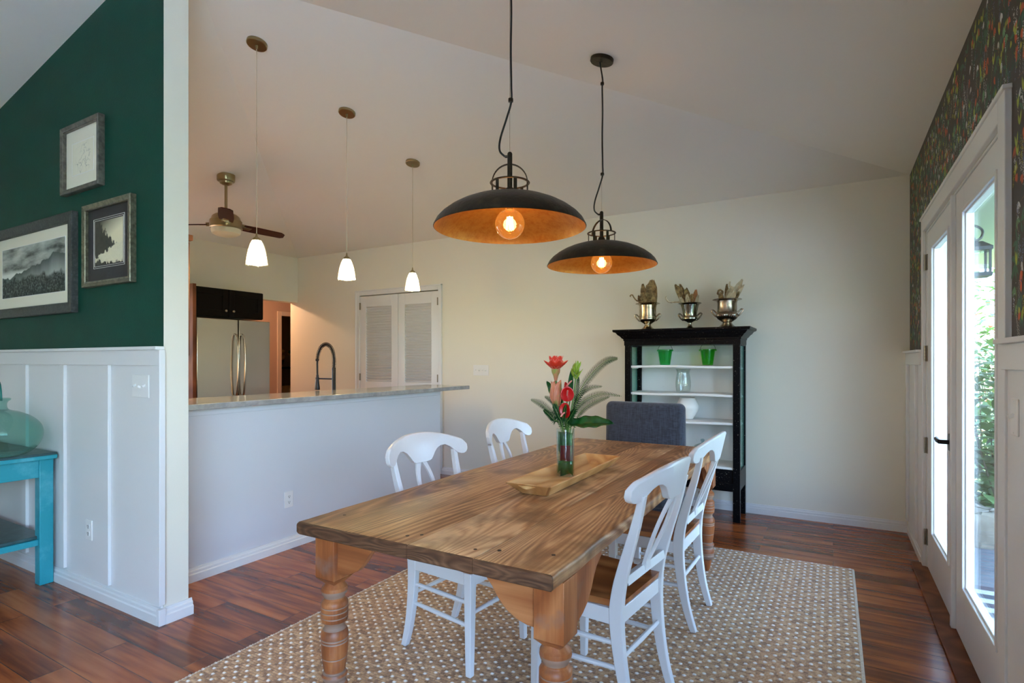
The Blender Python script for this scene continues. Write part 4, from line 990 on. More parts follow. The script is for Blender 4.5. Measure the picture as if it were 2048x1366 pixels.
cp = []; N_ = 34; n = N_*10; Ls = [0]
for i in range(1, len(arc)): Ls.append(Ls[-1]+(arc[i]-arc[i-1]).length)
for k in range(n+1):
    s_ = Ls[-1]*k/n; i = max(j for j in range(len(Ls)) if Ls[j] <= s_+1e-9); i = min(i, len(arc)-2); q = (s_-Ls[i])/(Ls[i+1]-Ls[i]); p = lerp(arc[i], arc[i+1], q); d = (arc[i+1]-arc[i]).normalized(); v_ = Vector((0, 1, 0)); u_ = d.cross(v_)
    a = 2*PI*N_*k/n; cp.append(p+(u_*math.cos(a)+v_*math.sin(a))*.0165)
g = G(); g.tube(cp, .0022, 5); g.build('spring_coil', M['black'], t)
g = G(); g.tube([(bx_, by_, 1.165), (bx_-.214, by_, 1.165)], .0065, 10); g.lathe([(.012, 1.155), (.016, 1.157), (.016, 1.175), (.012, 1.177)], (bx_-.214, by_, 0), 16); g.build('support_arm', M['black'], t)
g = G(); g.lathe([(0, 1.062), (.022, 1.062), (.023, 1.075), (.018, 1.12), (.014, 1.155), (.011, 1.20), (0, 1.20)], (bx_-.214, by_, 0), 20); g.lathe([(.013, 1.325), (.015, 1.328), (.015, 1.343), (.013, 1.346)], (bx_-.216, by_, 0), 16); g.build('spray_head', M['black'], t)
g = G(); c_ = Vector((-3.72, 1.86, 1.073))
# refrigerator
t = thing('refrigerator', 'stainless steel french-door refrigerator seen across the bar', 'refrigerator', (-6.2, 3.96, 0))
g = G(); g.box(-6.50, -6.03, 3.515, 4.40, .02, 1.785); g.build('body', mat('fridge_side', (.08, .08, .085), .4), t, bevel=.006)
for (ya, yb, hy_) in ((3.507, 3.990, 3.950), (4.000, 4.41, 4.038)):
    g = G(); g.box(-6.02, -5.95, ya, yb, .72, 1.80); d_ = g.build('door', M['steel'], t, bevel=.008, bseg=3)
    g = G(); P_ = spline([(-5.948, hy_, 1.63), (-5.915, hy_, 1.60), (-5.895, hy_, 1.45), (-5.888, hy_, 1.27), (-5.895, hy_, 1.10), (-5.915, hy_, .95), (-5.948, hy_, .92)], 5); g.tube(P_, .0125, 12); g.build('handle', M['steel'], d_)
g = G(); g.box(-6.02, -5.95, 3.507, 4.41, .06, .70); d_ = g.build('freezer_drawer', M['steel'], t, bevel=.008, bseg=3)
g = G(); g.tube([(-5.90, 3.62, .64), (-5.90, 4.30, .64)], .0125, 12); g.build('handle', M['steel'], d_)
def shaker(g, x, ya, yb, za, zb, s=.06):
    g.box(x-.012, x, ya, yb, za, zb); g.box(x, x+.008, ya, ya+s, za, zb); g.box(x, x+.008, yb-s, yb, za, zb); g.box(x, x+.008, ya+s, yb-s, za, za+s); g.box(x, x+.008, ya+s, yb-s, zb-s, zb)
t = thing('wall_cabinet', 'near-black two-door cabinet mounted above the refrigerator', 'cabinet', (-6.3, 3.98, 1.83))
g = G(); g.box(-6.50, -6.125, 3.51, 4.43, 1.832, 2.16); g.build('carcass', M['darkcab'], t)
for ya, yb, ky in ((3.515, 3.972, 3.93), (3.980, 4.425, 4.025)):
    g = G(); shaker(g, -6.11, ya, yb, 1.84, 2.155, .07); d_ = g.build('door', M['darkcab'], t, bevel=.002)
    g = G(); g.lathe([(0, 0), (.006, 0), (.006, .012), (.014, .016), (.015, .024), (.010, .029), (0, .03)], (-6.102, ky, 1.905), 16, Matrix.Rotation(PI/2, 3, 'Y')); g.build('knob', M['nickel'], d_)
g = G(); g.box(-6.505, -5.945, 3.462, 3.500, 0, 2.16)
tag(g.build('refrigerator_surround', M['cherry'], origin=(-6.2, 3.48, 0), bevel=.002), 'tall reddish wood end panel standing left of the refrigerator', 'panel')
t = thing('wall_cabinet', 'upper kitchen cabinet hung on the back of the green wall', 'cabinet', (-4.6, 1.85, 1.352))
g = G(); g.box(-5.6, -3.415, GY+.126, 1.960, 1.352, 2.085); g.box(-5.62, -3.405, GY+.126, 1.985, 2.065, 2.10); g.build('carcass', M['cherry'], t, bevel=.002)
for k in range(4):
    xa = -5.59+k*.542; g = G(); g.box(xa, xa+.532, 1.960, 1.980, 1.36, 2.06); d_ = g.build('door', M['cherry'], t, bevel=.003); g = G(); g.sphere((xa+.05, 1.995, 1.43), .014, 12); g.build('knob', M['nickel'], d_)
t = thing('base_cabinet', 'kitchen base cabinet standing along the back of the green wall', 'cabinet', (-5.2, 1.95, 0))
g = G(); g.box(-6.45, -4.25, GY+.127, 2.28, .1, .88); g.build('carcass', M['cherry'], t); g = G(); g.box(-6.48, -4.22, GY+.126, 2.31, .88, .915); g.build('worktop', M['bar'], t)
t = thing('under_cabinet_light', 'warm strip light under the upper kitchen cabinet', 'light', (-4.7, 1.83, 1.33))
g = G(); g.box(-5.7, -3.7, 1.78, 1.86, 1.332, 1.352); g.build('housing', M['nickel'], t)
l = lamp('strip_light', 'AREA', (0, 0, -.001), 18, (1, .50, .16), (0, 0, 0), 1.9, .07); l.parent = t
# hall lamp
t = thing('hall_ceiling_lamp', 'small warm ceiling lamp in the hallway beyond the refrigerator', 'ceiling lamp', (-7.30, 4.75, 2.5))
g = G(); g.lathe([(0, 2.43), (.06, 2.435), (.09, 2.45), (.10, 2.47), (.10, 2.50)], (-7.30, 4.75, 0), 32); g.build('glass_bowl', mat('hall_lamp_glass', (.9, .8, .6), .4, emit=(1, .62, .34), estr=8), t)
l = lamp('bulb_light', 'POINT', (0, 0, -.12), 34, (1, .56, .30), radius=.04); l.parent = t

# ---------------------------------------------------------------- display cabinet
M['blk'] = mat('worn_black_paint', (.003, .003, .004), .34, spec=.10, bump=(50, .2), var=(90, (.26, .24, .20), .63, .70))
M['cabw'] = mat('cabinet_white', (.78, .79, .78), .45, var=(20, (.55, .50, .42), .70, .76))
M['cabglass'] = mat('green_tinted_glass', (.16, .42, .34), .15); M['cabglass'].node_tree.nodes['Principled BSDF'].inputs['Alpha'].default_value = .55
t = thing('display_cabinet', 'distressed black open display cabinet with white shelves by back wall', 'cabinet', (-1.145, 5.04, 0))
CX0, CX1, CY0, CY1 = -1.630, -.658, 4.865, 5.225
pw = .055
def cpost(x0, y0): g = G(); g.box(x0, x0+pw, y0, y0+.045, 0, 1.52); return g.build('post', M['blk'], t, bevel=.003)
for x0 in (CX0, CX1-pw):
    for y0 in (CY0, CY1-.045): cpost(x0, y0)
def crown(g, prof):
    """prof (out, z): mitred moulding round front and both sides"""
    rows = []
    for o_, z in prof: rows.append([(CX0-o_, CY1, z), (CX0-o_, CY0-o_, z), (CX1+o_, CY0-o_, z), (CX1+o_, CY1, z)])
    vs = [p for r in rows for p in r]; fs = [(i*4+k, i*4+k+1, (i+1)*4+k+1, (i+1)*4+k) for i in range(len(rows)-1) for k in range(3)]
    fs += [tuple(i*4 for i in range(len(rows)))[::-1], tuple(i*4+3 for i in range(len(rows)))]
    fs += [(0, 3, 2, 1), tuple((len(rows)-1)*4+k for k in range(4)), tuple([i*4 for i in range(len(rows))]+[i*4+3 for i in range(len(rows)-1, -1, -1)])[:0] or (0, 1, 2, 3)]
    return g.add(vs, fs[:-1])
g = G(); crown(g, [(0, 1.465), (.004, 1.465), (.004, 1.505), (.010, 1.510), (.010, 1.522), (.020, 1.528), (.036, 1.548), (.050, 1.558), (.062, 1.575), (.068, 1.580), (.080, 1.583), (.086, 1.590), (.086, 1.605), (.0, 1.607)]); g.build('crown_moulding', M['blk'], t, angle=.5)
g = G(); g.box(CX0+.02, CX1-.02, CY1-.018, CY1-.006, .30, 1.50); g.build('back_panel', M['cabw'], t)
for z, nm in ((1.277, 0), (1.037, 0), (.803, 0), (.440, 0)):
    g = G(); g.grid(lambda u, v: (lerp(CX0+.03, CX1-.03, u), lerp(CY0+.012, CY1-.02, v), z+.0035*math.sin(u*7+z*9)*(1-v)), 14, 2); g.build('shelf', M['cabw'], t, solid=.020, bevel=.002)
g = G(); g.box(CX0+pw, CX1-pw, CY0+.012, CY0+.030, .318, .43); g.build('lower_panel', M['blk'], t, bevel=.002)
g = G(); g.box(CX0+pw, CX1-pw, CY0+.004, CY0+.030, .250, .316); g.build('apron', M['blk'], t, bevel=.002)
for s, xa in ((-1, CX0), (1, CX1)):
    xi = xa-s*.03
    g = G(); g.box(min(xa, xi), max(xa, xi), CY0+.045, CY1-.045, .26, .425); g.build('side_rail', M['blk'], t, bevel=.002)
    g = G(); g.box(min(xa, xi), max(xa, xi), CY0+.045, CY1-.045, 1.455, 1.51); g.build('side_rail', M['blk'], t, bevel=.002)
    g = G(); g.box(xa-s*.012, xa-s*.016, CY0+.045, CY1-.045, .425, 1.455); g.build('side_glass', M['cabglass'], t, smooth=False)
    for z in (1.277, 1.037, .803):
        g = G(); g.box(xa-s*.017, xa-s*.030, CY0+.05, CY1-.05, z-.022, z-.008); g.build('shelf_cleat', M['cabw'], t)

# glass things on the shelves
def lidless(name, label, cat, c, prof, m, seg=32, mod=None, part='body', group=None):
    t = thing(name, label, cat, c, group); g = G(); g.lathe(prof, c, seg, mod=mod); g.build(part, m, t); return t
M['gr1'] = glass('emerald_glass', (.30, .86, .50), 1.1); M['gr2'] = glass('grass_glass', (.36, .88, .24), 1.1)
def bucket(label, c, m, rib):
    c = Vector(c); mod = (lambda a, r, z: 1+.018*math.cos(a*24)) if rib == 0 else (lambda a, r, z: 1+.02*math.cos(a*18)*math.cos(z*260))
    t = thing('glass_bucket', label, 'bucket', c, 'green glass buckets on the top shelf')
    g = G(); pr = [(0, .004), (.040, .0), (.044, .004), (.0615, .128), (.067, .130), (.067, .138), (.062, .140), (.058, .136), (.041, .010), (0, .010)]; g.lathe(pr, c, 96, mod=mod); g.build('body', m, t)
    g = G(); g.tube([c+Vector((.064*math.cos(PI*k/24), .01*math.sin(PI*k/24), .134+.062*math.sin(PI*k/24))) for k in range(25)], .0018, 8); g.build('wire_handle', M['black'], t)
    for s in (-1, 1): g = G(); g.sphere(c+Vector((s*.067, 0, .131)), .008, 10); g.build('handle_lug', m, t)
bucket('emerald green glass bucket, the left one on the top shelf', (-1.315, 5.05, 1.290), M['gr1'], 0)
bucket('grass green quilted glass bucket, the right one on the top shelf', (-.945, 5.05, 1.290), M['gr2'], 1)
lidless('hurricane_vase', 'clear glass hurricane vase on the second shelf', 'vase', (-1.157, 5.06, 1.050), [(0, .004), (.052, 0), (.060, .006), (.066, .05), (.0665, .09), (.060, .14), (.054, .165), (.056, .185), (.064, .207), (.061, .206), (.052, .184), (.051, .165), (.063, .09), (.0625, .05), (.055, .012), (0, .012)], glass('clear_glass', (.93, .96, .95), 1.5))
t = lidless('white_vase', 'white ceramic vase half hidden behind the grey chair back', 'vase', (-1.118, 5.05, .815), [(0, 0), (.045, 0), (.052, .008), (.064, .026), (.077, .046), (.088, .068), (.095, .090), (.0965, .108), (.093, .126), (.085, .145), (.075, .163), (.068, .178), (.066, .188), (.061, .188), (.062, .176), (.085, .12), (.05, .02), (0, .012)], mat('white_ceramic', (.80, .78, .74), .3))
c = Vector((-.985, 5.03, .452)); t = thing('glass_jar', 'clear lidded glass jar on the lowest shelf of the cabinet', 'jar', c); M['clr'] = glass('jar_glass', (.72, .84, .85), 1.6)
g = G(); g.lathe([(0, .004), (.060, 0), (.068, .008), (.070, .10), (.064, .12), (.066, .126), (.061, .126), (.060, .12), (.066, .10), (.063, .012), (0, .012)], c, 36); g.build('body', M['clr'], t)
g = G(); g.lathe([(.072, .127), (.072, .133), (.060, .142), (.03, .155), (.012, .160), (.008, .168), (.016, .178), (.018, .188), (.012, .196), (0, .198)], c, 36); g.build('lid', M['clr'], t)

# urns with dried husks on top of the cabinet
def urn(label, c, kind, m):
    c = Vector(c); t = thing('silver_urn', label, 'urn', c, 'tarnished silver urns on the display cabinet')
    if kind == 0: pr = [(0, 0), (.064, 0), (.066, .006), (.060, .012), (.045, .022), (.034, .036), (.028, .046), (.030, .052), (.030, .056), (.044, .066), (.068, .080), (.078, .094), (.080, .106), (.078, .112), (.0785, .118), (.076, .122), (.074, .20), (.076, .228), (.090, .236), (.108, .240), (.110, .243), (.104, .246), (.085, .243), (.072, .234), (.070, .12), (0, .10)]
    elif kind == 1: pr = [(0, 0), (.044, 0), (.046, .005), (.032, .012), (.018, .026), (.013, .044), (.015, .056), (.022, .060), (.030, .066), (.052, .074), (.064, .088), (.064, .098), (.058, .106), (.056, .112), (.060, .14), (.068, .18), (.076, .214), (.092, .222), (.098, .225), (.096, .229), (.078, .226), (.070, .212), (.052, .11), (0, .10)]
    else: pr = [(0, 0), (.072, 0), (.074, .008), (.064, .014), (.046, .030), (.036, .046), (.038, .052), (.048, .058), (.074, .078), (.088, .098), (.090, .112), (.084, .124), (.080, .130), (.082, .134), (.080, .140), (.078, .21), (.084, .232), (.106, .238), (.117, .240), (.119, .244), (.110, .247), (.086, .244), (.074, .232), (.074, .14), (0, .12)]
    flute = (lambda a, r, z: 1+(.022*math.cos(a*30) if .058 < z < .122 and r > .04 else 0)) if kind == 2 else ((lambda a, r, z: 1+(.02*math.cos(a*18) if .066 < z < .10 and r > .04 else 0)) if kind == 1 else None)
    g = G(); g.lathe(pr, c, 120 if flute else 56, mod=flute); g.build('body', m, t, angle=.5)
    rb = (.078, .060, .086)[kind]; zb = (.088, .080, .100)[kind]
    for s in (-1, 1):
        o_ = (.030, .026, .030)[kind]
        P_ = [c+Vector((s*(rb-.006), 0, zb-.004)), c+Vector((s*(rb+.014), 0, zb+.010)), c+Vector((s*(rb+.034), 0, zb+.036)), c+Vector((s*(rb+.040), 0, zb+.052)), c+Vector((s*(rb+.028), 0, zb+.058)), c+Vector((s*(rb+.012), 0, zb+.044)), c+Vector((s*(rb-.002), 0, zb+.030))]
        g = G(); g.tube(spline(P_, 5), .0062, 10); g.build('handle', m, t)
    return t
M['silv1'] = mat('tarnished_silver', (.46, .39, .28), .22, 1, var=(16, (.26, .20, .13), .45, .7))
M['silv2'] = mat('dark_silver', (.26, .25, .19), .18, 1, var=(16, (.10, .09, .07), .45, .7))
M['silv3'] = mat('warm_silver', (.44, .37, .29), .26, 1, var=(16, (.24, .19, .14), .45, .7))
UZ = 1.607
U = [((-1.468, 5.03, UZ), 0), ((-1.092, 5.03, UZ), 1), ((-.783, 5.03, UZ), 2)]
urn('tarnished silver urn on the left end of the cabinet top', U[0][0], 0, M['silv1'])
urn('dark slender-footed silver urn in the middle of the cabinet top', U[1][0], 1, M['silv2'])
urn('fluted silver urn on the right end of the cabinet top', U[2][0], 2, M['silv3'])
M['husk'] = mat('dried_husk', (.36, .24, .10), .8, bump=(60, .6), var=(30, (.11, .065, .025), .40, .60))
M['huskp'] = mat('pale_driftwood', (.55, .46, .31), .8, bump=(60, .5), var=(22, (.22, .17, .11), .5, .72))
M['husko'] = mat('orange_bark', (.42, .17, .06), .75, bump=(60, .5), var=(22, (.14, .07, .03), .5, .72))
def husk(label, base, tip, wd, m, bow=.2, curl=.9, name='dried_husk', yaw=0, group=None):
    base, tip = Vector(base), Vector(tip); t = thing(name, label, 'dried husk', base, group); d = tip-base; ln = d.length; d.normalize()
    s = d.cross(Vector((math.sin(yaw), -math.cos(yaw), .2))).normalized(); n_ = s.cross(d); rnd_ = random.Random(int(abs(tip.x*1e4)+tip.z*991))
    jit = [rnd_.uniform(-.004, .004) for _ in range(200)]
    def f(u, v):
        w_ = wd*(.55+.55*math.sin(PI*min(1, .15+.75*u)))*(1 if u < .8 else 1-(u-.8)*2.6); a = (2*v-1)*curl
        return base+d*(ln*u+jit[int(v*8)]*(1 if u > .9 else 0)*2)+s*(w_*math.sin(a)/max(.3, math.sin(curl)))+n_*(w_*(1-math.cos(a))+bow*ln*u*u*.3+.0015*math.sin(v*30))
    g = G(); g.grid(f, 12, 8); g.build('husk_blade', m, t, solid=.003)
def twig(label, pts, r, m, group=None):
    P_ = spline(pts, 6); n_ = len(P_); t = thing('curled_twig', label, 'twig', P_[0], group)
    g = G(); g.tube(P_, [r*(1-.35*i/n_)*(1+.18*math.sin(i*1.7)) for i in range(n_)], 8); g.build('twig_stem', m, t)
def uz(k, dx, dz, dy=0): c = U[k][0]; return (c[0]+dx, c[1]+dy, c[2]+dz)
H1, H2, H3 = 'dried husks in the left urn', 'dried husks in the middle urn', 'driftwood pieces in the right urn'
husk('broad brown husk standing tallest in the left urn', uz(0, .030, .16, .0), uz(0, .046, .455, .0), .052, M['husk'], group=H1)
husk('pointed husk rising at the left side of left urn', uz(0, -.02, .16, .01), uz(0, -.045, .425, .01), .026, M['husk'], group=H1)
husk('thin straight husk between the two taller ones in left urn', uz(0, -.005, .16, .02), uz(0, -.008, .41, .02), .020, M['husk'], group=H1)
husk('short husk leaning forward over the rim of left urn', uz(0, .0, .18, -.03), uz(0, -.03, .34, -.06), .030, M['husk'], group=H1)
husk('slim ragged husk tucked behind the tallest in left urn', uz(0, .015, .16, .03), uz(0, .012, .425, .03), .018, M['husk'], group=H1)
husk('small husk fanning left at the rim of left urn', uz(0, -.03, .18, -.02), uz(0, -.075, .32, -.03), .018, M['husk'], group=H1)
husk('folded low husk on the right rim of the left urn', uz(0, .01, .18, -.03), uz(0, .085, .30, -.045), .030, M['husk'], group=H1)
twig('curled twig reaching out left from the left urn', [uz(0, -.03, .20), uz(0, -.06, .262), uz(0, -.10, .275), uz(0, -.125, .30), uz(0, -.145, .332), uz(0, -.165, .325), uz(0, -.160, .315)], .007, M['husk'])
husk('longest brown husk leaning left in the middle urn', uz(1, -.01, .16), uz(1, -.125, .40), .024, M['husk'], group=H2)
husk('second leaning husk just right of the longest one', uz(1, 0, .16, .01), uz(1, -.085, .40, .01), .020, M['husk'], group=H2)
husk('dark husk with split end standing mid middle urn', uz(1, .0, .16, .0), uz(1, -.03, .36, .0), .026, M['husk'], group=H2)
husk('pale sharp husk near the front of the middle urn', uz(1, .0, .16, -.03), uz(1, -.015, .30, -.04), .018, M['huskp'], group=H2)
husk('narrow brown husk between the leaning pair in middle urn', uz(1, -.005, .16, .02), uz(1, -.105, .385, .02), .014, M['husk'], group=H2)
husk('short dark husk at the centre front of middle urn', uz(1, .01, .16, -.03), uz(1, .03, .30, -.04), .020, M['husk'], group=H2)
husk('orange pointed bark piece right of the middle urn', uz(1, .035, .16), uz(1, .055, .345), .020, M['husko'], group=H2)
husk('pale short husk on the left rim of the middle urn', uz(1, -.04, .17, -.02), uz(1, -.075, .285, -.03), .018, M['huskp'], group=H2)
husk('small cream husk at the right rim of middle urn', uz(1, .045, .17, -.01), uz(1, .075, .29, -.01), .014, M['huskp'], group=H2)
twig('long pale twig reaching out left from the middle urn', [uz(1, -.04, .20), uz(1, -.08, .238), uz(1, -.13, .244), uz(1, -.175, .245), uz(1, -.20, .262), uz(1, -.212, .29), uz(1, -.205, .302)], .008, M['huskp'])
husk('flat pale driftwood slab leaning right from right urn', uz(2, .0, .18, .01), uz(2, .125, .405, .01), .026, M['huskp'], group=H3)
husk('narrow grey-green driftwood pointing right over the rim', uz(2, .03, .18, -.01), uz(2, .135, .355, -.01), .014, M['huskp'], group=H3)
husk('dark curved driftwood upright in the right urn', uz(2, .0, .17, .0), uz(2, .0, .37, .0), .016, M['husk'], group=H3)
husk('low round-ended driftwood at front of the right urn', uz(2, .0, .20, -.04), uz(2, .075, .305, -.05), .030, M['huskp'], group=H3)
husk('dark blunt driftwood at the left of the right urn', uz(2, -.03, .18, -.02), uz(2, -.05, .305, -.02), .020, M['husk'], group=H3)
husk('round-topped pale driftwood lump mid right urn', uz(2, .01, .20, -.01), uz(2, .045, .345, -.01), .032, M['huskp'], group=H3)
husk('short brown driftwood at the right rim of right urn', uz(2, .04, .19, -.03), uz(2, .10, .30, -.03), .018, M['husk'], group=H3)
twig('knotted brown root curling at the left rim of right urn', [uz(2, -.03, .19), uz(2, -.05, .27), uz(2, -.075, .30), uz(2, -.06, .33), uz(2, -.035, .31), uz(2, -.045, .285)], .010, M['husk'])
twig('pale forked root standing tallest in the right urn', [uz(2, .0, .20), uz(2, .01, .28), uz(2, .028, .33), uz(2, .02, .37), uz(2, .026, .395)], .011, M['huskp'])

# ---------------------------------------------------------------- framed pictures on the green wall
def photo_mat(name, kind):
    """procedural prints: 0 pencil sketch, 1 lake and trees, 2 misty mountains; object coords x,z from the print centre"""
    m = bpy.data.materials.new(name); m.use_nodes = True; t = m.node_tree; b = t.nodes['Principled BSDF']; b.inputs['Roughness'].default_value = .6; b.inputs['Specular IOR Level'].default_value = .2; lk = t.links
    tc = t.nodes.new('ShaderNodeTexCoord'); sp = t.nodes.new('ShaderNodeSeparateXYZ'); lk.new(tc.outputs['Object'], sp.inputs[0]); X, Zc = sp.outputs['X'], sp.outputs['Z']
    def noise(s, d=5, sc3=(1, 1, 1)):
        mp = t.nodes.new('ShaderNodeMapping'); mp.inputs['Scale'].default_value = sc3; lk.new(tc.outputs['Object'], mp.inputs[0])
        n = t.nodes.new('ShaderNodeTexNoise'); n.inputs['Scale'].default_value = s; n.inputs['Detail'].default_value = d; lk.new(mp.outputs[0], n.inputs['Vector']); return n.outputs['Fac']
    def mixc(f, a, c):
        n = t.nodes.new('ShaderNodeMix'); n.data_type = 'RGBA'; lk.new(f, n.inputs[0])
        for s_, i in ((a, 6), (c, 7)):
            if isinstance(s_, tuple): n.inputs[i].default_value = s_+((1,) if len(s_) == 3 else ())
            else: lk.new(s_, n.inputs[i])
        return n.outputs[2]
    def step(v, lo, hi):
        n = t.nodes.new('ShaderNodeMapRange'); lk.new(v, n.inputs[0]); n.inputs[1].default_value = lo; n.inputs[2].default_value = hi; return n.outputs[0]
    if kind == 0:
        r2 = mth(t, 'SQRT', mth(t, 'ADD', mth(t, 'POWER', mth(t, 'MULTIPLY', X, vb=1.1), vb=2), mth(t, 'POWER', mth(t, 'ADD', Zc, vb=.005), vb=2)))
        ln = mth(t, 'ABSOLUTE', mth(t, 'SUBTRACT', noise(26, 3), vb=.5)); line = step(ln, .030, .0); area = step(r2, .12, .07)
        out = mixc(mth(t, 'MULTIPLY', mth(t, 'MULTIPLY', line, area), step(noise(14), .42, .55)), (.86, .82, .66), (.40, .39, .33))
    elif kind == 1:
        sky = mixc(step(mth(t, 'ADD', Zc, mth(t, 'MULTIPLY', X, vb=-.4)), .02, .16), (.80, .72, .50), (.045, .042, .042))
        edge = mth(t, 'ADD', Zc, mth(t, 'ADD', mth(t, 'MULTIPLY', X, vb=.75), mth(t, 'MULTIPLY', mth(t, 'SUBTRACT', noise(60, 6, (2, 1, .5)), vb=.5), vb=-.16)))
        tree = step(edge, .032, .026)
        out = mixc(tree, sky, mixc(noise(50), (.012, .012, .010), (.10, .09, .07)))
        wat = mth(t, 'ADD', mth(t, 'ABSOLUTE', mth(t, 'ADD', Zc, vb=.085)), mth(t, 'ADD', mth(t, 'MULTIPLY', X, vb=-.25), mth(t, 'MULTIPLY', mth(t, 'SUBTRACT', noise(30), vb=.5), vb=.10)))
        out = mixc(step(wat, .045, .040), out, mixc(noise(120, 2), (.66, .60, .42), (.84, .77, .56)))
        ft = mth(t, 'ADD', Zc, mth(t, 'MULTIPLY', mth(t, 'SUBTRACT', noise(45, 5, (2.2, 1, .6)), vb=.5), vb=-.11)); out = mixc(step(ft, -.118, -.124), out, (.012, .012, .010))
    else:
        cloud = mixc(step(noise(9, 6, (.45, 1, 1.6)), .35, .68), (.05, .06, .055), (.66, .70, .64))
        m1 = mth(t, 'ADD', Zc, mth(t, 'ADD', mth(t, 'MULTIPLY', mth(t, 'SUBTRACT', noise(5, 4, (1, 1, .2)), vb=.5), vb=-.16), mth(t, 'MULTIPLY', X, vb=-.12)))
        far = mixc(step(m1, -.10, .02), (.42, .46, .43), (.06, .08, .073)); out = mixc(step(m1, .022, .016), mixc(step(Zc, .02, -.01), cloud, (.80, .82, .76)), far)
        m2 = mth(t, 'ADD', Zc, mth(t, 'MULTIPLY', mth(t, 'SUBTRACT', noise(9, 6, (1, 1, .6)), vb=.5), vb=-.13)); fg = mixc(step(noise(70, 6), .45, .7), (.010, .016, .013), (.16, .19, .17))
        out = mixc(step(m2, -.035, -.055), out, fg)
    lk.new(out, b.inputs['Base Color']); return m
M['picglass'] = glass('picture_glass', (1, 1, 1), .10)
def picture(label, x0, x1, z0, z1, fw, depth, matw, fm, matc, pm, inner=None):
    y1 = GY-.001; y0 = y1-depth; t = thing('framed_picture', label, 'picture', ((x0+x1)/2, y1, (z0+z1)/2), 'framed pictures on the green wall')
    g = G()
    for s in range(4):
        c4 = [(x0, z0), (x1, z0), (x1, z1), (x0, z1)]; i4 = [(x0+fw, z0+fw), (x1-fw, z0+fw), (x1-fw, z1-fw), (x0+fw, z1-fw)]
        a, b = s, (s+1) % 4
        def pt(o_, k, dy, f=0): p = lerp(c4[k][0], i4[k][0], f), lerp(c4[k][1], i4[k][1], f); return (p[0], dy, p[1])
        pf = [(0, y1), (0, y0+.004), (.08, y0), (.35, y0+.002), (.7, y0+.006), (.92, y0+.004), (1, y0+.008), (1, y1)]
        vs = [pt(0, k, dy, f) for k in (a, b) for f, dy in pf]; n_ = len(pf)
        g.add(vs, [(i, i+1, n_+i+1, n_+i) for i in range(n_-1)]+[(n_-1, 0, n_, 2*n_-1)])
    g.build('frame', fm, t, angle=.4)
    g = G(); g.box(x0+fw*.9, x1-fw*.9, y1-.010, y1-.006, z0+fw*.9, z1-fw*.9); g.build('mat_board', matc, t)
    a0, a1, b0, b1 = x0+fw+matw[0], x1-fw-matw[0], z0+fw+matw[1], z1-fw-matw[2]
    if inner:
        for k, off in enumerate((.018, .008)):
            g = G(); w2 = .0016
            for q in ((a0-off, a1+off, b0-off, b0-off+w2), (a0-off, a1+off, b1+off-w2, b1+off), (a0-off, a0-off+w2, b0-off, b1+off), (a1+off-w2, a1+off, b0-off, b1+off)): g.box(q[0], q[1], y1-.0115, y1-.010, q[2], q[3])
            g.build('mat_line', inner, t, smooth=False)
    else:
        g = G(); w2 = .003
        for q in ((a0-w2, a1+w2, b0-w2, b0), (a0-w2, a1+w2, b1, b1+w2), (a0-w2, a0, b0, b1), (a1, a1+w2, b0, b1)): g.box(q[0], q[1], y1-.0115, y1-.0098, q[2], q[3])
        g.build('mat_bevel', mat('mat_bevel', (.85, .84, .80), .6), t, smooth=False)
    cx_, cz_ = (a0+a1)/2, (b0+b1)/2; g = G(); g.box(a0, a1, y1-.0108, y1-.009, b0, b1)
    p = g.build('print', pm, t, smooth=False)      # own origin at the print centre for its pattern
    off = Vector((cx_, y1, cz_))-ORG[t]; p.location = off
    for v in p.data.vertices: v.co -= off
    g = G(); g.box(x0+fw, x1-fw, y1-.014, y1-.0135, z0+fw, z1-fw); g.build('glazing', M['picglass'], t, smooth=False)
M['fr1'] = mat('striped_grey_frame', (.085, .080, .065), .35, .3, var=(30, (.16, .15, .125), .4, .6))
M['fr2'] = mat('pewter_gold_frame', (.22, .20, .14), .35, .6, var=(50, (.10, .09, .06), .4, .65))
M['fr3'] = mat('dark_carved_frame', (.030, .034, .034), .4, .2, bump=(260, .5), var=(60, (.075, .08, .075), .45, .65))
M['matw'] = mat('cream_mat', (.84, .80, .66), .8, spec=.2); M['matd'] = mat('charcoal_mat', (.030, .027, .030), .6, spec=.3); M['matl'] = mat('mat_line_white', (.85, .82, .76), .6)
picture('small framed pencil sketch with wide cream mat, topmost on green wall', -3.985, -3.525, 2.309, 2.705, .028, .034, (.075, .078, .078), M['fr1'], M['matw'], photo_mat('pencil_print', 0))
picture('framed lake and trees photo in charcoal mat, nearest the white pier', -3.722, -3.192, 1.745, 2.211, .032, .032, (.082, .088, .072), M['fr2'], M['matd'], photo_mat('lake_print', 1), M['matl'])
picture('wide dark-framed misty mountain photo with cream mat, largest of three', -5.02, -3.837, 1.612, 2.205, .062, .034, (.072, .074, .070), M['fr3'], M['matw'], photo_mat('mountain_print', 2))

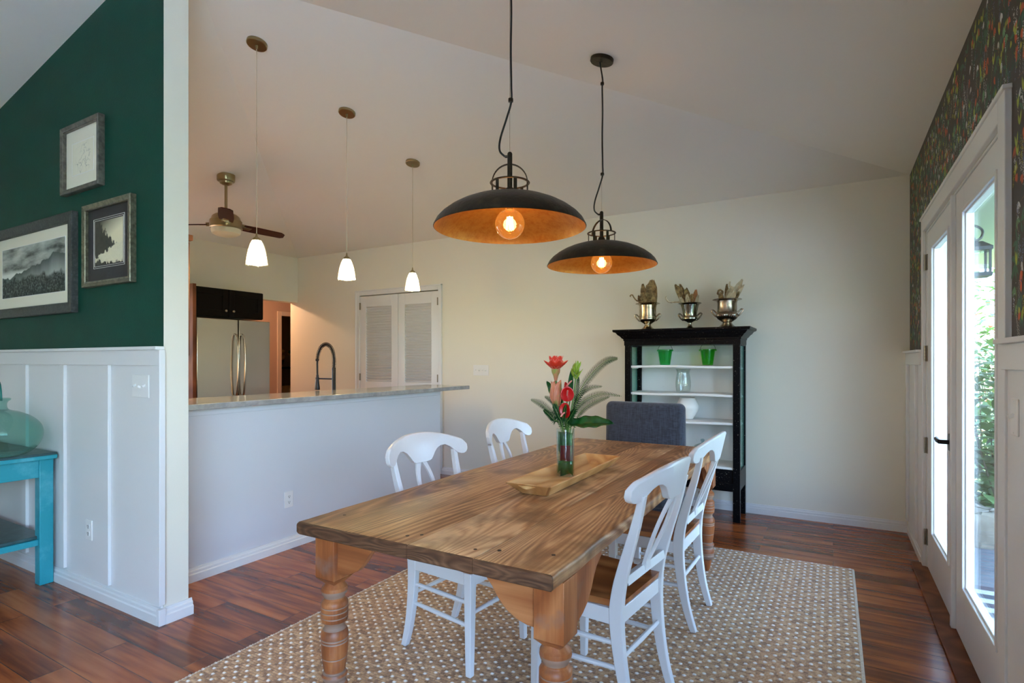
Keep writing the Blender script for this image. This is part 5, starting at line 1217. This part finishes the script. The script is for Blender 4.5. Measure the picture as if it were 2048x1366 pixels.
# ---------------------------------------------------------------- turquoise side table with demijohn
def teal():
    m = mat('turquoise_paint', (.020, .30, .36), .45, bump=(40, .15), var=(7, (.10, .42, .50), .50, .72)); return m
M['teal'] = teal(); M['tealtop'] = mat('dark_teal_top', (.035, .075, .075), .35, bump=(30, .15), var=(9, (.06, .13, .13), .45, .7))
t = thing('side_table', 'worn turquoise wooden side table against the white wainscot', 'table', (-4.6, 1.32, 0))
g = G(); g.box(-5.25, -4.030, 1.045, 1.530, .757, .783); g.build('tabletop', [M['tealtop']], t, bevel=.004)
g = G(); g.box(-5.255, -4.024, 1.040, 1.531, .745, .769); g.build('top_edge', M['teal'], t, bevel=.004)
for x in (-5.22, -4.122):
    for y in (1.07, 1.455): g = G(); h = .0; g.box(x, x+.065, y, y+.068, 0, .745); g.build('leg', M['teal'], t, bevel=.003)
for q in ((-4.098, -4.066, 1.138, 1.455), (-5.195, -5.175, 1.138, 1.455), (-5.155, -4.122, 1.082, 1.104), (-5.155, -4.122, 1.49, 1.512)): g = G(); g.box(*q, .638, .745); g.build('apron', M['teal'], t, bevel=.002)
for q in ((-4.100, -4.072, 1.138, 1.455), (-5.195, -5.175, 1.138, 1.455)): g = G(); g.box(*q, .235, .270); g.build('stretcher', M['teal'], t, bevel=.002)
g = G(); g.box(-5.20, -4.092, 1.09, 1.50, .270, .288); g.build('lower_shelf', M['tealtop'], t, bevel=.003)
c = Vector((-4.155, 1.285, .783)); t = thing('glass_demijohn', 'squat aqua glass demijohn with wire-thin handle on turquoise table', 'bottle', c)
M['aqua'] = glass('aqua_glass', (.62, .83, .78), 1.1, .02)
g = G(); dj = [(q.x, q.y) for q in spline([(0, .006, 0), (.06, .002, 0), (.115, .001, 0), (.155, .014, 0), (.192, .048, 0), (.211, .090, 0), (.213, .130, 0), (.198, .175, 0), (.160, .218, 0), (.108, .248, 0), (.064, .262, 0), (.052, .276, 0), (.050, .298, 0), (.056, .312, 0), (.066, .320, 0), (.067, .328, 0), (.058, .331, 0)], 4)]
g.lathe(dj, c, 72, mod=lambda a, r, z: 1+.012*math.sin(a*3+z*20)*(1 if r > .08 else 0)); g.build('body', M['aqua'], t, angle=1.5)
g = G(); g.tube([c+Vector((.048*math.cos(PI*k/20), .01, .318+.115*math.sin(PI*k/20))) for k in range(21)], .0055, 10); g.build('handle', mat('aqua_handle', (.02, .16, .13), .2), t)

# ---------------------------------------------------------------- things in the far room seen through the hall doorway
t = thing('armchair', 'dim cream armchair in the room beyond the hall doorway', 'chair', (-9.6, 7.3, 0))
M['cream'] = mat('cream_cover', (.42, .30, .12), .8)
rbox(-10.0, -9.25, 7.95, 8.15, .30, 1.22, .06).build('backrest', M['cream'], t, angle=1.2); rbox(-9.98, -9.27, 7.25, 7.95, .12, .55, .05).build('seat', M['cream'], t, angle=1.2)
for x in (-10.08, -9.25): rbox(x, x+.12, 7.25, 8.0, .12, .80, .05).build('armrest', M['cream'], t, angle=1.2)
for x in (-9.98, -9.30):
    for y in (7.3, 8.05): g = G(); g.box(x-.025, x+.025, y-.025, y+.025, 0, .3); g.build('leg', M['darkcab'], t)
t = thing('console_table', 'dark console table against the far room wall holding flowers', 'table', (-11.2, 8.2, 0))
g = G(); g.box(-11.45, -11.0, 7.3, 9.15, 1.14, 1.18); g.build('tabletop', M['darkcab'], t)
for y in (7.33, 9.06):
    for x in (-11.43, -11.08): g = G(); g.box(x, x+.05, y, y+.05, 0, 1.14); g.build('leg', M['darkcab'], t)
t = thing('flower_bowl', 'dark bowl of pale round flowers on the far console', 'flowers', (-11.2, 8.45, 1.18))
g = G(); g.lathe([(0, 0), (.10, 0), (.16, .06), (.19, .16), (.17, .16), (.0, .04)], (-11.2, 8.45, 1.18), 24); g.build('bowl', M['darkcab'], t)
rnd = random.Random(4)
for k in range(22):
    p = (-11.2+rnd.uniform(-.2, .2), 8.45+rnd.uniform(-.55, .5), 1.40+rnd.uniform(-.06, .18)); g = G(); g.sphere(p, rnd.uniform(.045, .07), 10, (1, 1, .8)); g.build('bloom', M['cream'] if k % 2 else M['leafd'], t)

# ---------------------------------------------------------------- outside: porch and garden
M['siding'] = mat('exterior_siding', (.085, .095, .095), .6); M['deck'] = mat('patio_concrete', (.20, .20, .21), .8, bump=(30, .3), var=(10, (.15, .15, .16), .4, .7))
g = G(); g.box(R+.14, 3.2, -6, 5.15, -.15, -.02); tag(g.build('patio', M['deck']), None, None, None, 'structure')
g = G(); g.box(R+.16, 7.0, -8, .7, -.019, -.004); tag(g.build('added_bounce_bed', mat('bounce_bed_white', (.78, .76, .72), .9, bump=(60, .5))), 'added unseen light-bouncing gravel outside the window beside the camera', 'reflector', None, 'stuff')  # pale bed added out of view to bounce daylight onto the ceiling
g = G(); g.box(-14, 34, -30, 44, -.30, -.15); tag(g.build('lawn', mat('grass', (.12, .19, .07), .9, bump=(30, .8), var=(2, (.18, .25, .10), .4, .6))), 'bright green lawn beyond the patio', 'grass', None, 'stuff')
def boards(g, fn, n):
    for k in range(n): fn(g, k)
g = G()     # porch ceiling of lapped boards
for k in range(13): xa = R+.14+k*.2; g.add([(xa, 1, 2.62), (xa+.2, 1, 2.605), (xa+.2, 10, 2.605), (xa, 10, 2.62), (xa, 1, 2.72), (xa+.2, 1, 2.72), (xa+.2, 10, 2.72), (xa, 10, 2.72)], [(0, 3, 2, 1), (4, 5, 6, 7), (0, 1, 5, 4), (1, 2, 6, 5), (2, 3, 7, 6), (3, 0, 4, 7)])
struct(g.build('ceiling_porch', mat('soffit_white', (.66, .66, .66), .6), smooth=False))
g = G()     # projecting house wing that closes the porch
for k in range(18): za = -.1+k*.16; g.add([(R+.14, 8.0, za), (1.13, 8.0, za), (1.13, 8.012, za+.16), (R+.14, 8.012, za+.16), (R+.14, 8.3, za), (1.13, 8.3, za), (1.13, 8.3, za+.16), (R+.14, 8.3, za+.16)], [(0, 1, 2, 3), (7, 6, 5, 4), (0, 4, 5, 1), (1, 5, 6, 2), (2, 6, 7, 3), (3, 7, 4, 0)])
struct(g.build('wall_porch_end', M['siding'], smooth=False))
g = G(); g.box(R+.13, R+.15, -6, DA-.02, -.1, 2.75); g.box(R+.13, R+.15, DB+.02, 8.0, -.1, 2.75); g.box(R+.13, R+.15, DA-.02, DB+.02, 2.18, 2.75)
g2 = G(); 
for q in ((DA-.02, -6), ): pass
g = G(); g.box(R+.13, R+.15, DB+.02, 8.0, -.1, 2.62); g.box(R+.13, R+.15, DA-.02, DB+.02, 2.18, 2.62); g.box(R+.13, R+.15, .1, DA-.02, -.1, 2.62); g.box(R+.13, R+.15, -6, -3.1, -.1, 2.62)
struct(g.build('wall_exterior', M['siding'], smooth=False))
for y in (9.6, 1.2): 
    g = G(); zb = -.15 if y > 5 else -.02; g.box(3.0, 3.14, y, y+.14, zb, 2.61); g.box(2.98, 3.16, y-.02, y+.16, zb, .12); g.box(2.98, 3.16, y-.02, y+.16, 2.5, 2.61); tag(g.build('porch_post', M['white'], origin=(3.07, y, -.1), bevel=.004), ('white square porch post at the far end of the patio' if y > 5 else 'white square porch post opposite the glass doors'), 'post')
# striped mat
g = G(); n = 24
for k in range(n): ya = 2.55+k*(1.72/n); g.box(.68, 1.75, ya, ya+1.72/n, -.02, -.012, k % 2)
tag(g.build('outdoor_mat', [mat('mat_white', (.46, .46, .46), .8), mat('mat_charcoal', (.07, .07, .085), .8)], origin=(1.2, 3.4, -.02), smooth=False), 'black and white striped outdoor mat outside the glass doors', 'mat')
# lantern on a scroll bracket
lx_, ly_ = .920, 5.35; t = thing('wall_lantern', 'dark square lantern hanging from a scroll bracket outside the doors', 'lantern', (lx_, ly_, 1.97)); M['lant'] = mat('lantern_metal', (.05, .065, .085), .45, .5)
g = G(); sc2 = [(R+.15, ly_, 2.20), (.74, ly_, 2.30), (.84, ly_, 2.345), (.92, ly_, 2.34), (.965, ly_, 2.30), (.955, ly_, 2.245), (.91, ly_, 2.225), (.875, ly_, 2.25), (.885, ly_, 2.285)]; g.tube(spline(sc2, 6), .009, 8); g.box(R+.15, R+.165, ly_-.04, ly_+.04, 2.12, 2.28); g.build('bracket', M['lant'], t)
g = G(); h = .076
g.add([(lx_-h-.015, ly_-h-.015, 2.17), (lx_+h+.015, ly_-h-.015, 2.17), (lx_+h+.015, ly_+h+.015, 2.17), (lx_-h-.015, ly_+h+.015, 2.17), (lx_-.04, ly_-.04, 2.215), (lx_+.04, ly_-.04, 2.215), (lx_+.04, ly_+.04, 2.215), (lx_-.04, ly_+.04, 2.215)], [(0, 3, 2, 1), (4, 5, 6, 7), (0, 1, 5, 4), (1, 2, 6, 5), (2, 3, 7, 6), (3, 0, 4, 7)])
g.box(lx_-h-.015, lx_+h+.015, ly_-h-.015, ly_+h+.015, 2.145, 2.17); g.box(lx_-h-.012, lx_+h+.012, ly_-h-.012, ly_+h+.012, 1.955, 1.98); g.tube([(lx_, ly_, 2.21), (lx_, ly_, 2.25)], .006, 8)
for sx in (-1, 1):
    for sy in (-1, 1): g.box(lx_+sx*h-.007, lx_+sx*h+.007, ly_+sy*h-.007, ly_+sy*h+.007, 1.975, 2.15)
g.build('frame', M['lant'], t); g = G(); g.box(lx_-h, lx_+h, ly_-h, ly_+h, 1.985, 2.14); g.build('lantern_pane', glass('lantern_glass', (.9, .93, .93), .8), t, smooth=False)
# stones
def stone(label, c, s, seed):
    rnd_ = random.Random(seed); g = G(); ph = [rnd_.uniform(0, 6) for _ in range(6)]
    def f(u, v):
        a, b = 2*PI*u, PI*v; d = Vector((math.sin(b)*math.cos(a), math.sin(b)*math.sin(a), math.cos(b))); k = 1+.12*math.sin(3*a+ph[0])*math.sin(b)+.10*math.sin(4*b+ph[1])+.06*math.sin(7*a+5*b+ph[2])
        q = Vector([math.copysign(abs(t_)**.55, t_) for t_ in d])*k; return Vector(c)+Vector((q.x*s[0], q.y*s[1], q.z*s[2]))
    g.grid(f, 28, 16); tag(g.build('garden_stone', mat('sandstone', (.24, .20, .15), .85, bump=(12, .8), var=(6, (.32, .28, .22), .4, .6)), origin=c), label, 'stone')
stone('pale rough stone block edging the patio outside', (1.02, 5.42, .04), (.20, .22, .17), 1); stone('second pale stone further along the planting bed', (1.75, 5.75, -.02), (.26, .2, .12), 3)
M['leafo'] = mat('garden_leaf', (.09, .19, .06), .5, var=(5, (.19, .30, .10), .4, .65)); M['leafo2'] = mat('pale_garden_leaf', (.16, .30, .10), .5, var=(4, (.28, .42, .16), .4, .65)); M['bark'] = mat('bark', (.12, .09, .06), .9)
def shrub(label, c, rad, h, n, ll, lw, m, seed, name='garden_shrub', cat='shrub', group='garden plants outside the glass doors', z0=.0, stems=5):
    rnd_ = random.Random(seed); c = Vector(c); t = thing(name, label, cat, c, group); g = G()
    for k in range(n):
        a = rnd_.uniform(0, 2*PI); r = rad*math.sqrt(rnd_.random()); z = rnd_.uniform(z0, h); p = c+Vector((r*math.cos(a), r*math.sin(a), z)); b = rnd_.uniform(0, 2*PI)
        petal(g, p, (math.cos(b), math.sin(b), rnd_.uniform(-.5, .6)), (0, 0, 1), ll*rnd_.uniform(.7, 1.2), lw*rnd_.uniform(.7, 1.2), -.25, 4, 2, cup=.2)
    g.build('foliage', m, t); g = G()
    for k in range(stems): a = rnd_.uniform(0, 2*PI); g.tube([c, c+Vector((rad*.4*math.cos(a), rad*.4*math.sin(a), h*.5)), c+Vector((rad*.7*math.cos(a), rad*.7*math.sin(a), h*.9))], [.010, .007, .003], 6)
    g.build('stems', M['bark'], t)
shrub('broad-leaved green shrub nearest the lantern', (1.30, 6.3, -.15), .42, 1.05, 420, .17, .045, M['leafo'], 1)
shrub('taller broad-leaved shrub behind the nearest one', (1.80, 7.3, -.15), .6, 1.5, 620, .20, .05, M['leafo'], 2)
shrub('pale feathery shrub beside the porch end wall', (1.60, 8.9, -.15), .5, 1.7, 700, .16, .022, M['leafo2'], 3)
shrub('wide green shrub further out in the garden', (2.9, 9.2, -.15), .9, 1.9, 420, .20, .05, M['leafo'], 4)
shrub('pale green bush far along the garden path', (3.2, 12.5, -.15), 1.1, 2.3, 520, .2, .05, M['leafo2'], 5)
shrub('leafy shrub right of the patio post', (4.6, 7.0, -.15), .9, 1.5, 360, .18, .05, M['leafo'], 6)
shrub('low leafy bush opposite the near glass door', (4.2, 3.6, -.15), .8, 1.1, 320, .16, .04, M['leafo'], 7)
shrub('round pale bush opposite the camera on the lawn', (5.2, 0.6, -.15), .9, 1.3, 360, .16, .04, M['leafo2'], 8)
shrub('tall tree with airy crown beyond the garden shrubs', (3.4, 17.5, -.15), 2.4, 5.6, 1300, .26, .07, M['leafo2'], 9, 'garden_tree', 'tree', 'garden trees', 2.0, 9)
shrub('broad green tree at the right of the garden', (8.5, 13.0, -.15), 2.6, 5.4, 1200, .28, .08, M['leafo'], 10, 'garden_tree', 'tree', 'garden trees', 1.6, 9)
shrub('green tree on the far side of the lawn', (10.5, 5.0, -.15), 2.4, 5.0, 1100, .28, .08, M['leafo'], 11, 'garden_tree', 'tree', 'garden trees', 1.5, 9)
shrub('red-flowering shrub behind the lantern', (2.25, 11.4, -.15), .5, 2.4, 200, .10, .03, mat('red_bloom', (.75, .16, .10), .5), 12)

t = thing('added_room_lamp', 'added unseen lamp brightening the room beyond the hall', 'lamp', (-10.9, 6.1, 0))  # lamp added out of view to lift the dark far room
g = G(); g.lathe([(0, 0), (.14, 0), (.14, .02), (.015, .03), (.015, 1.5), (0, 1.5)], (-10.9, 6.1, 0), 20); g.build('stand', M['darkcab'], t)
g = G(); g.lathe([(.20, 1.38), (.14, 1.66)], (-10.9, 6.1, 0), 32); g.build('lamp_shade', mat('lamp_shade', (.8, .65, .4), .8, emit=(1, .6, .25), estr=1.5), t, solid=.003)
l = lamp('bulb_light', 'POINT', (0, 0, 1.5), 22, (1, .62, .25), radius=.05); l.parent = t

shrub('leafy bush filling the bed beyond the lantern', (1.95, 10.4, -.15), .6, 1.9, 800, .17, .045, M['leafo'], 13)
shrub('spiky pale bush low behind the edging stones', (1.45, 7.4, -.15), .30, .9, 160, .22, .02, M['leafo2'], 14)
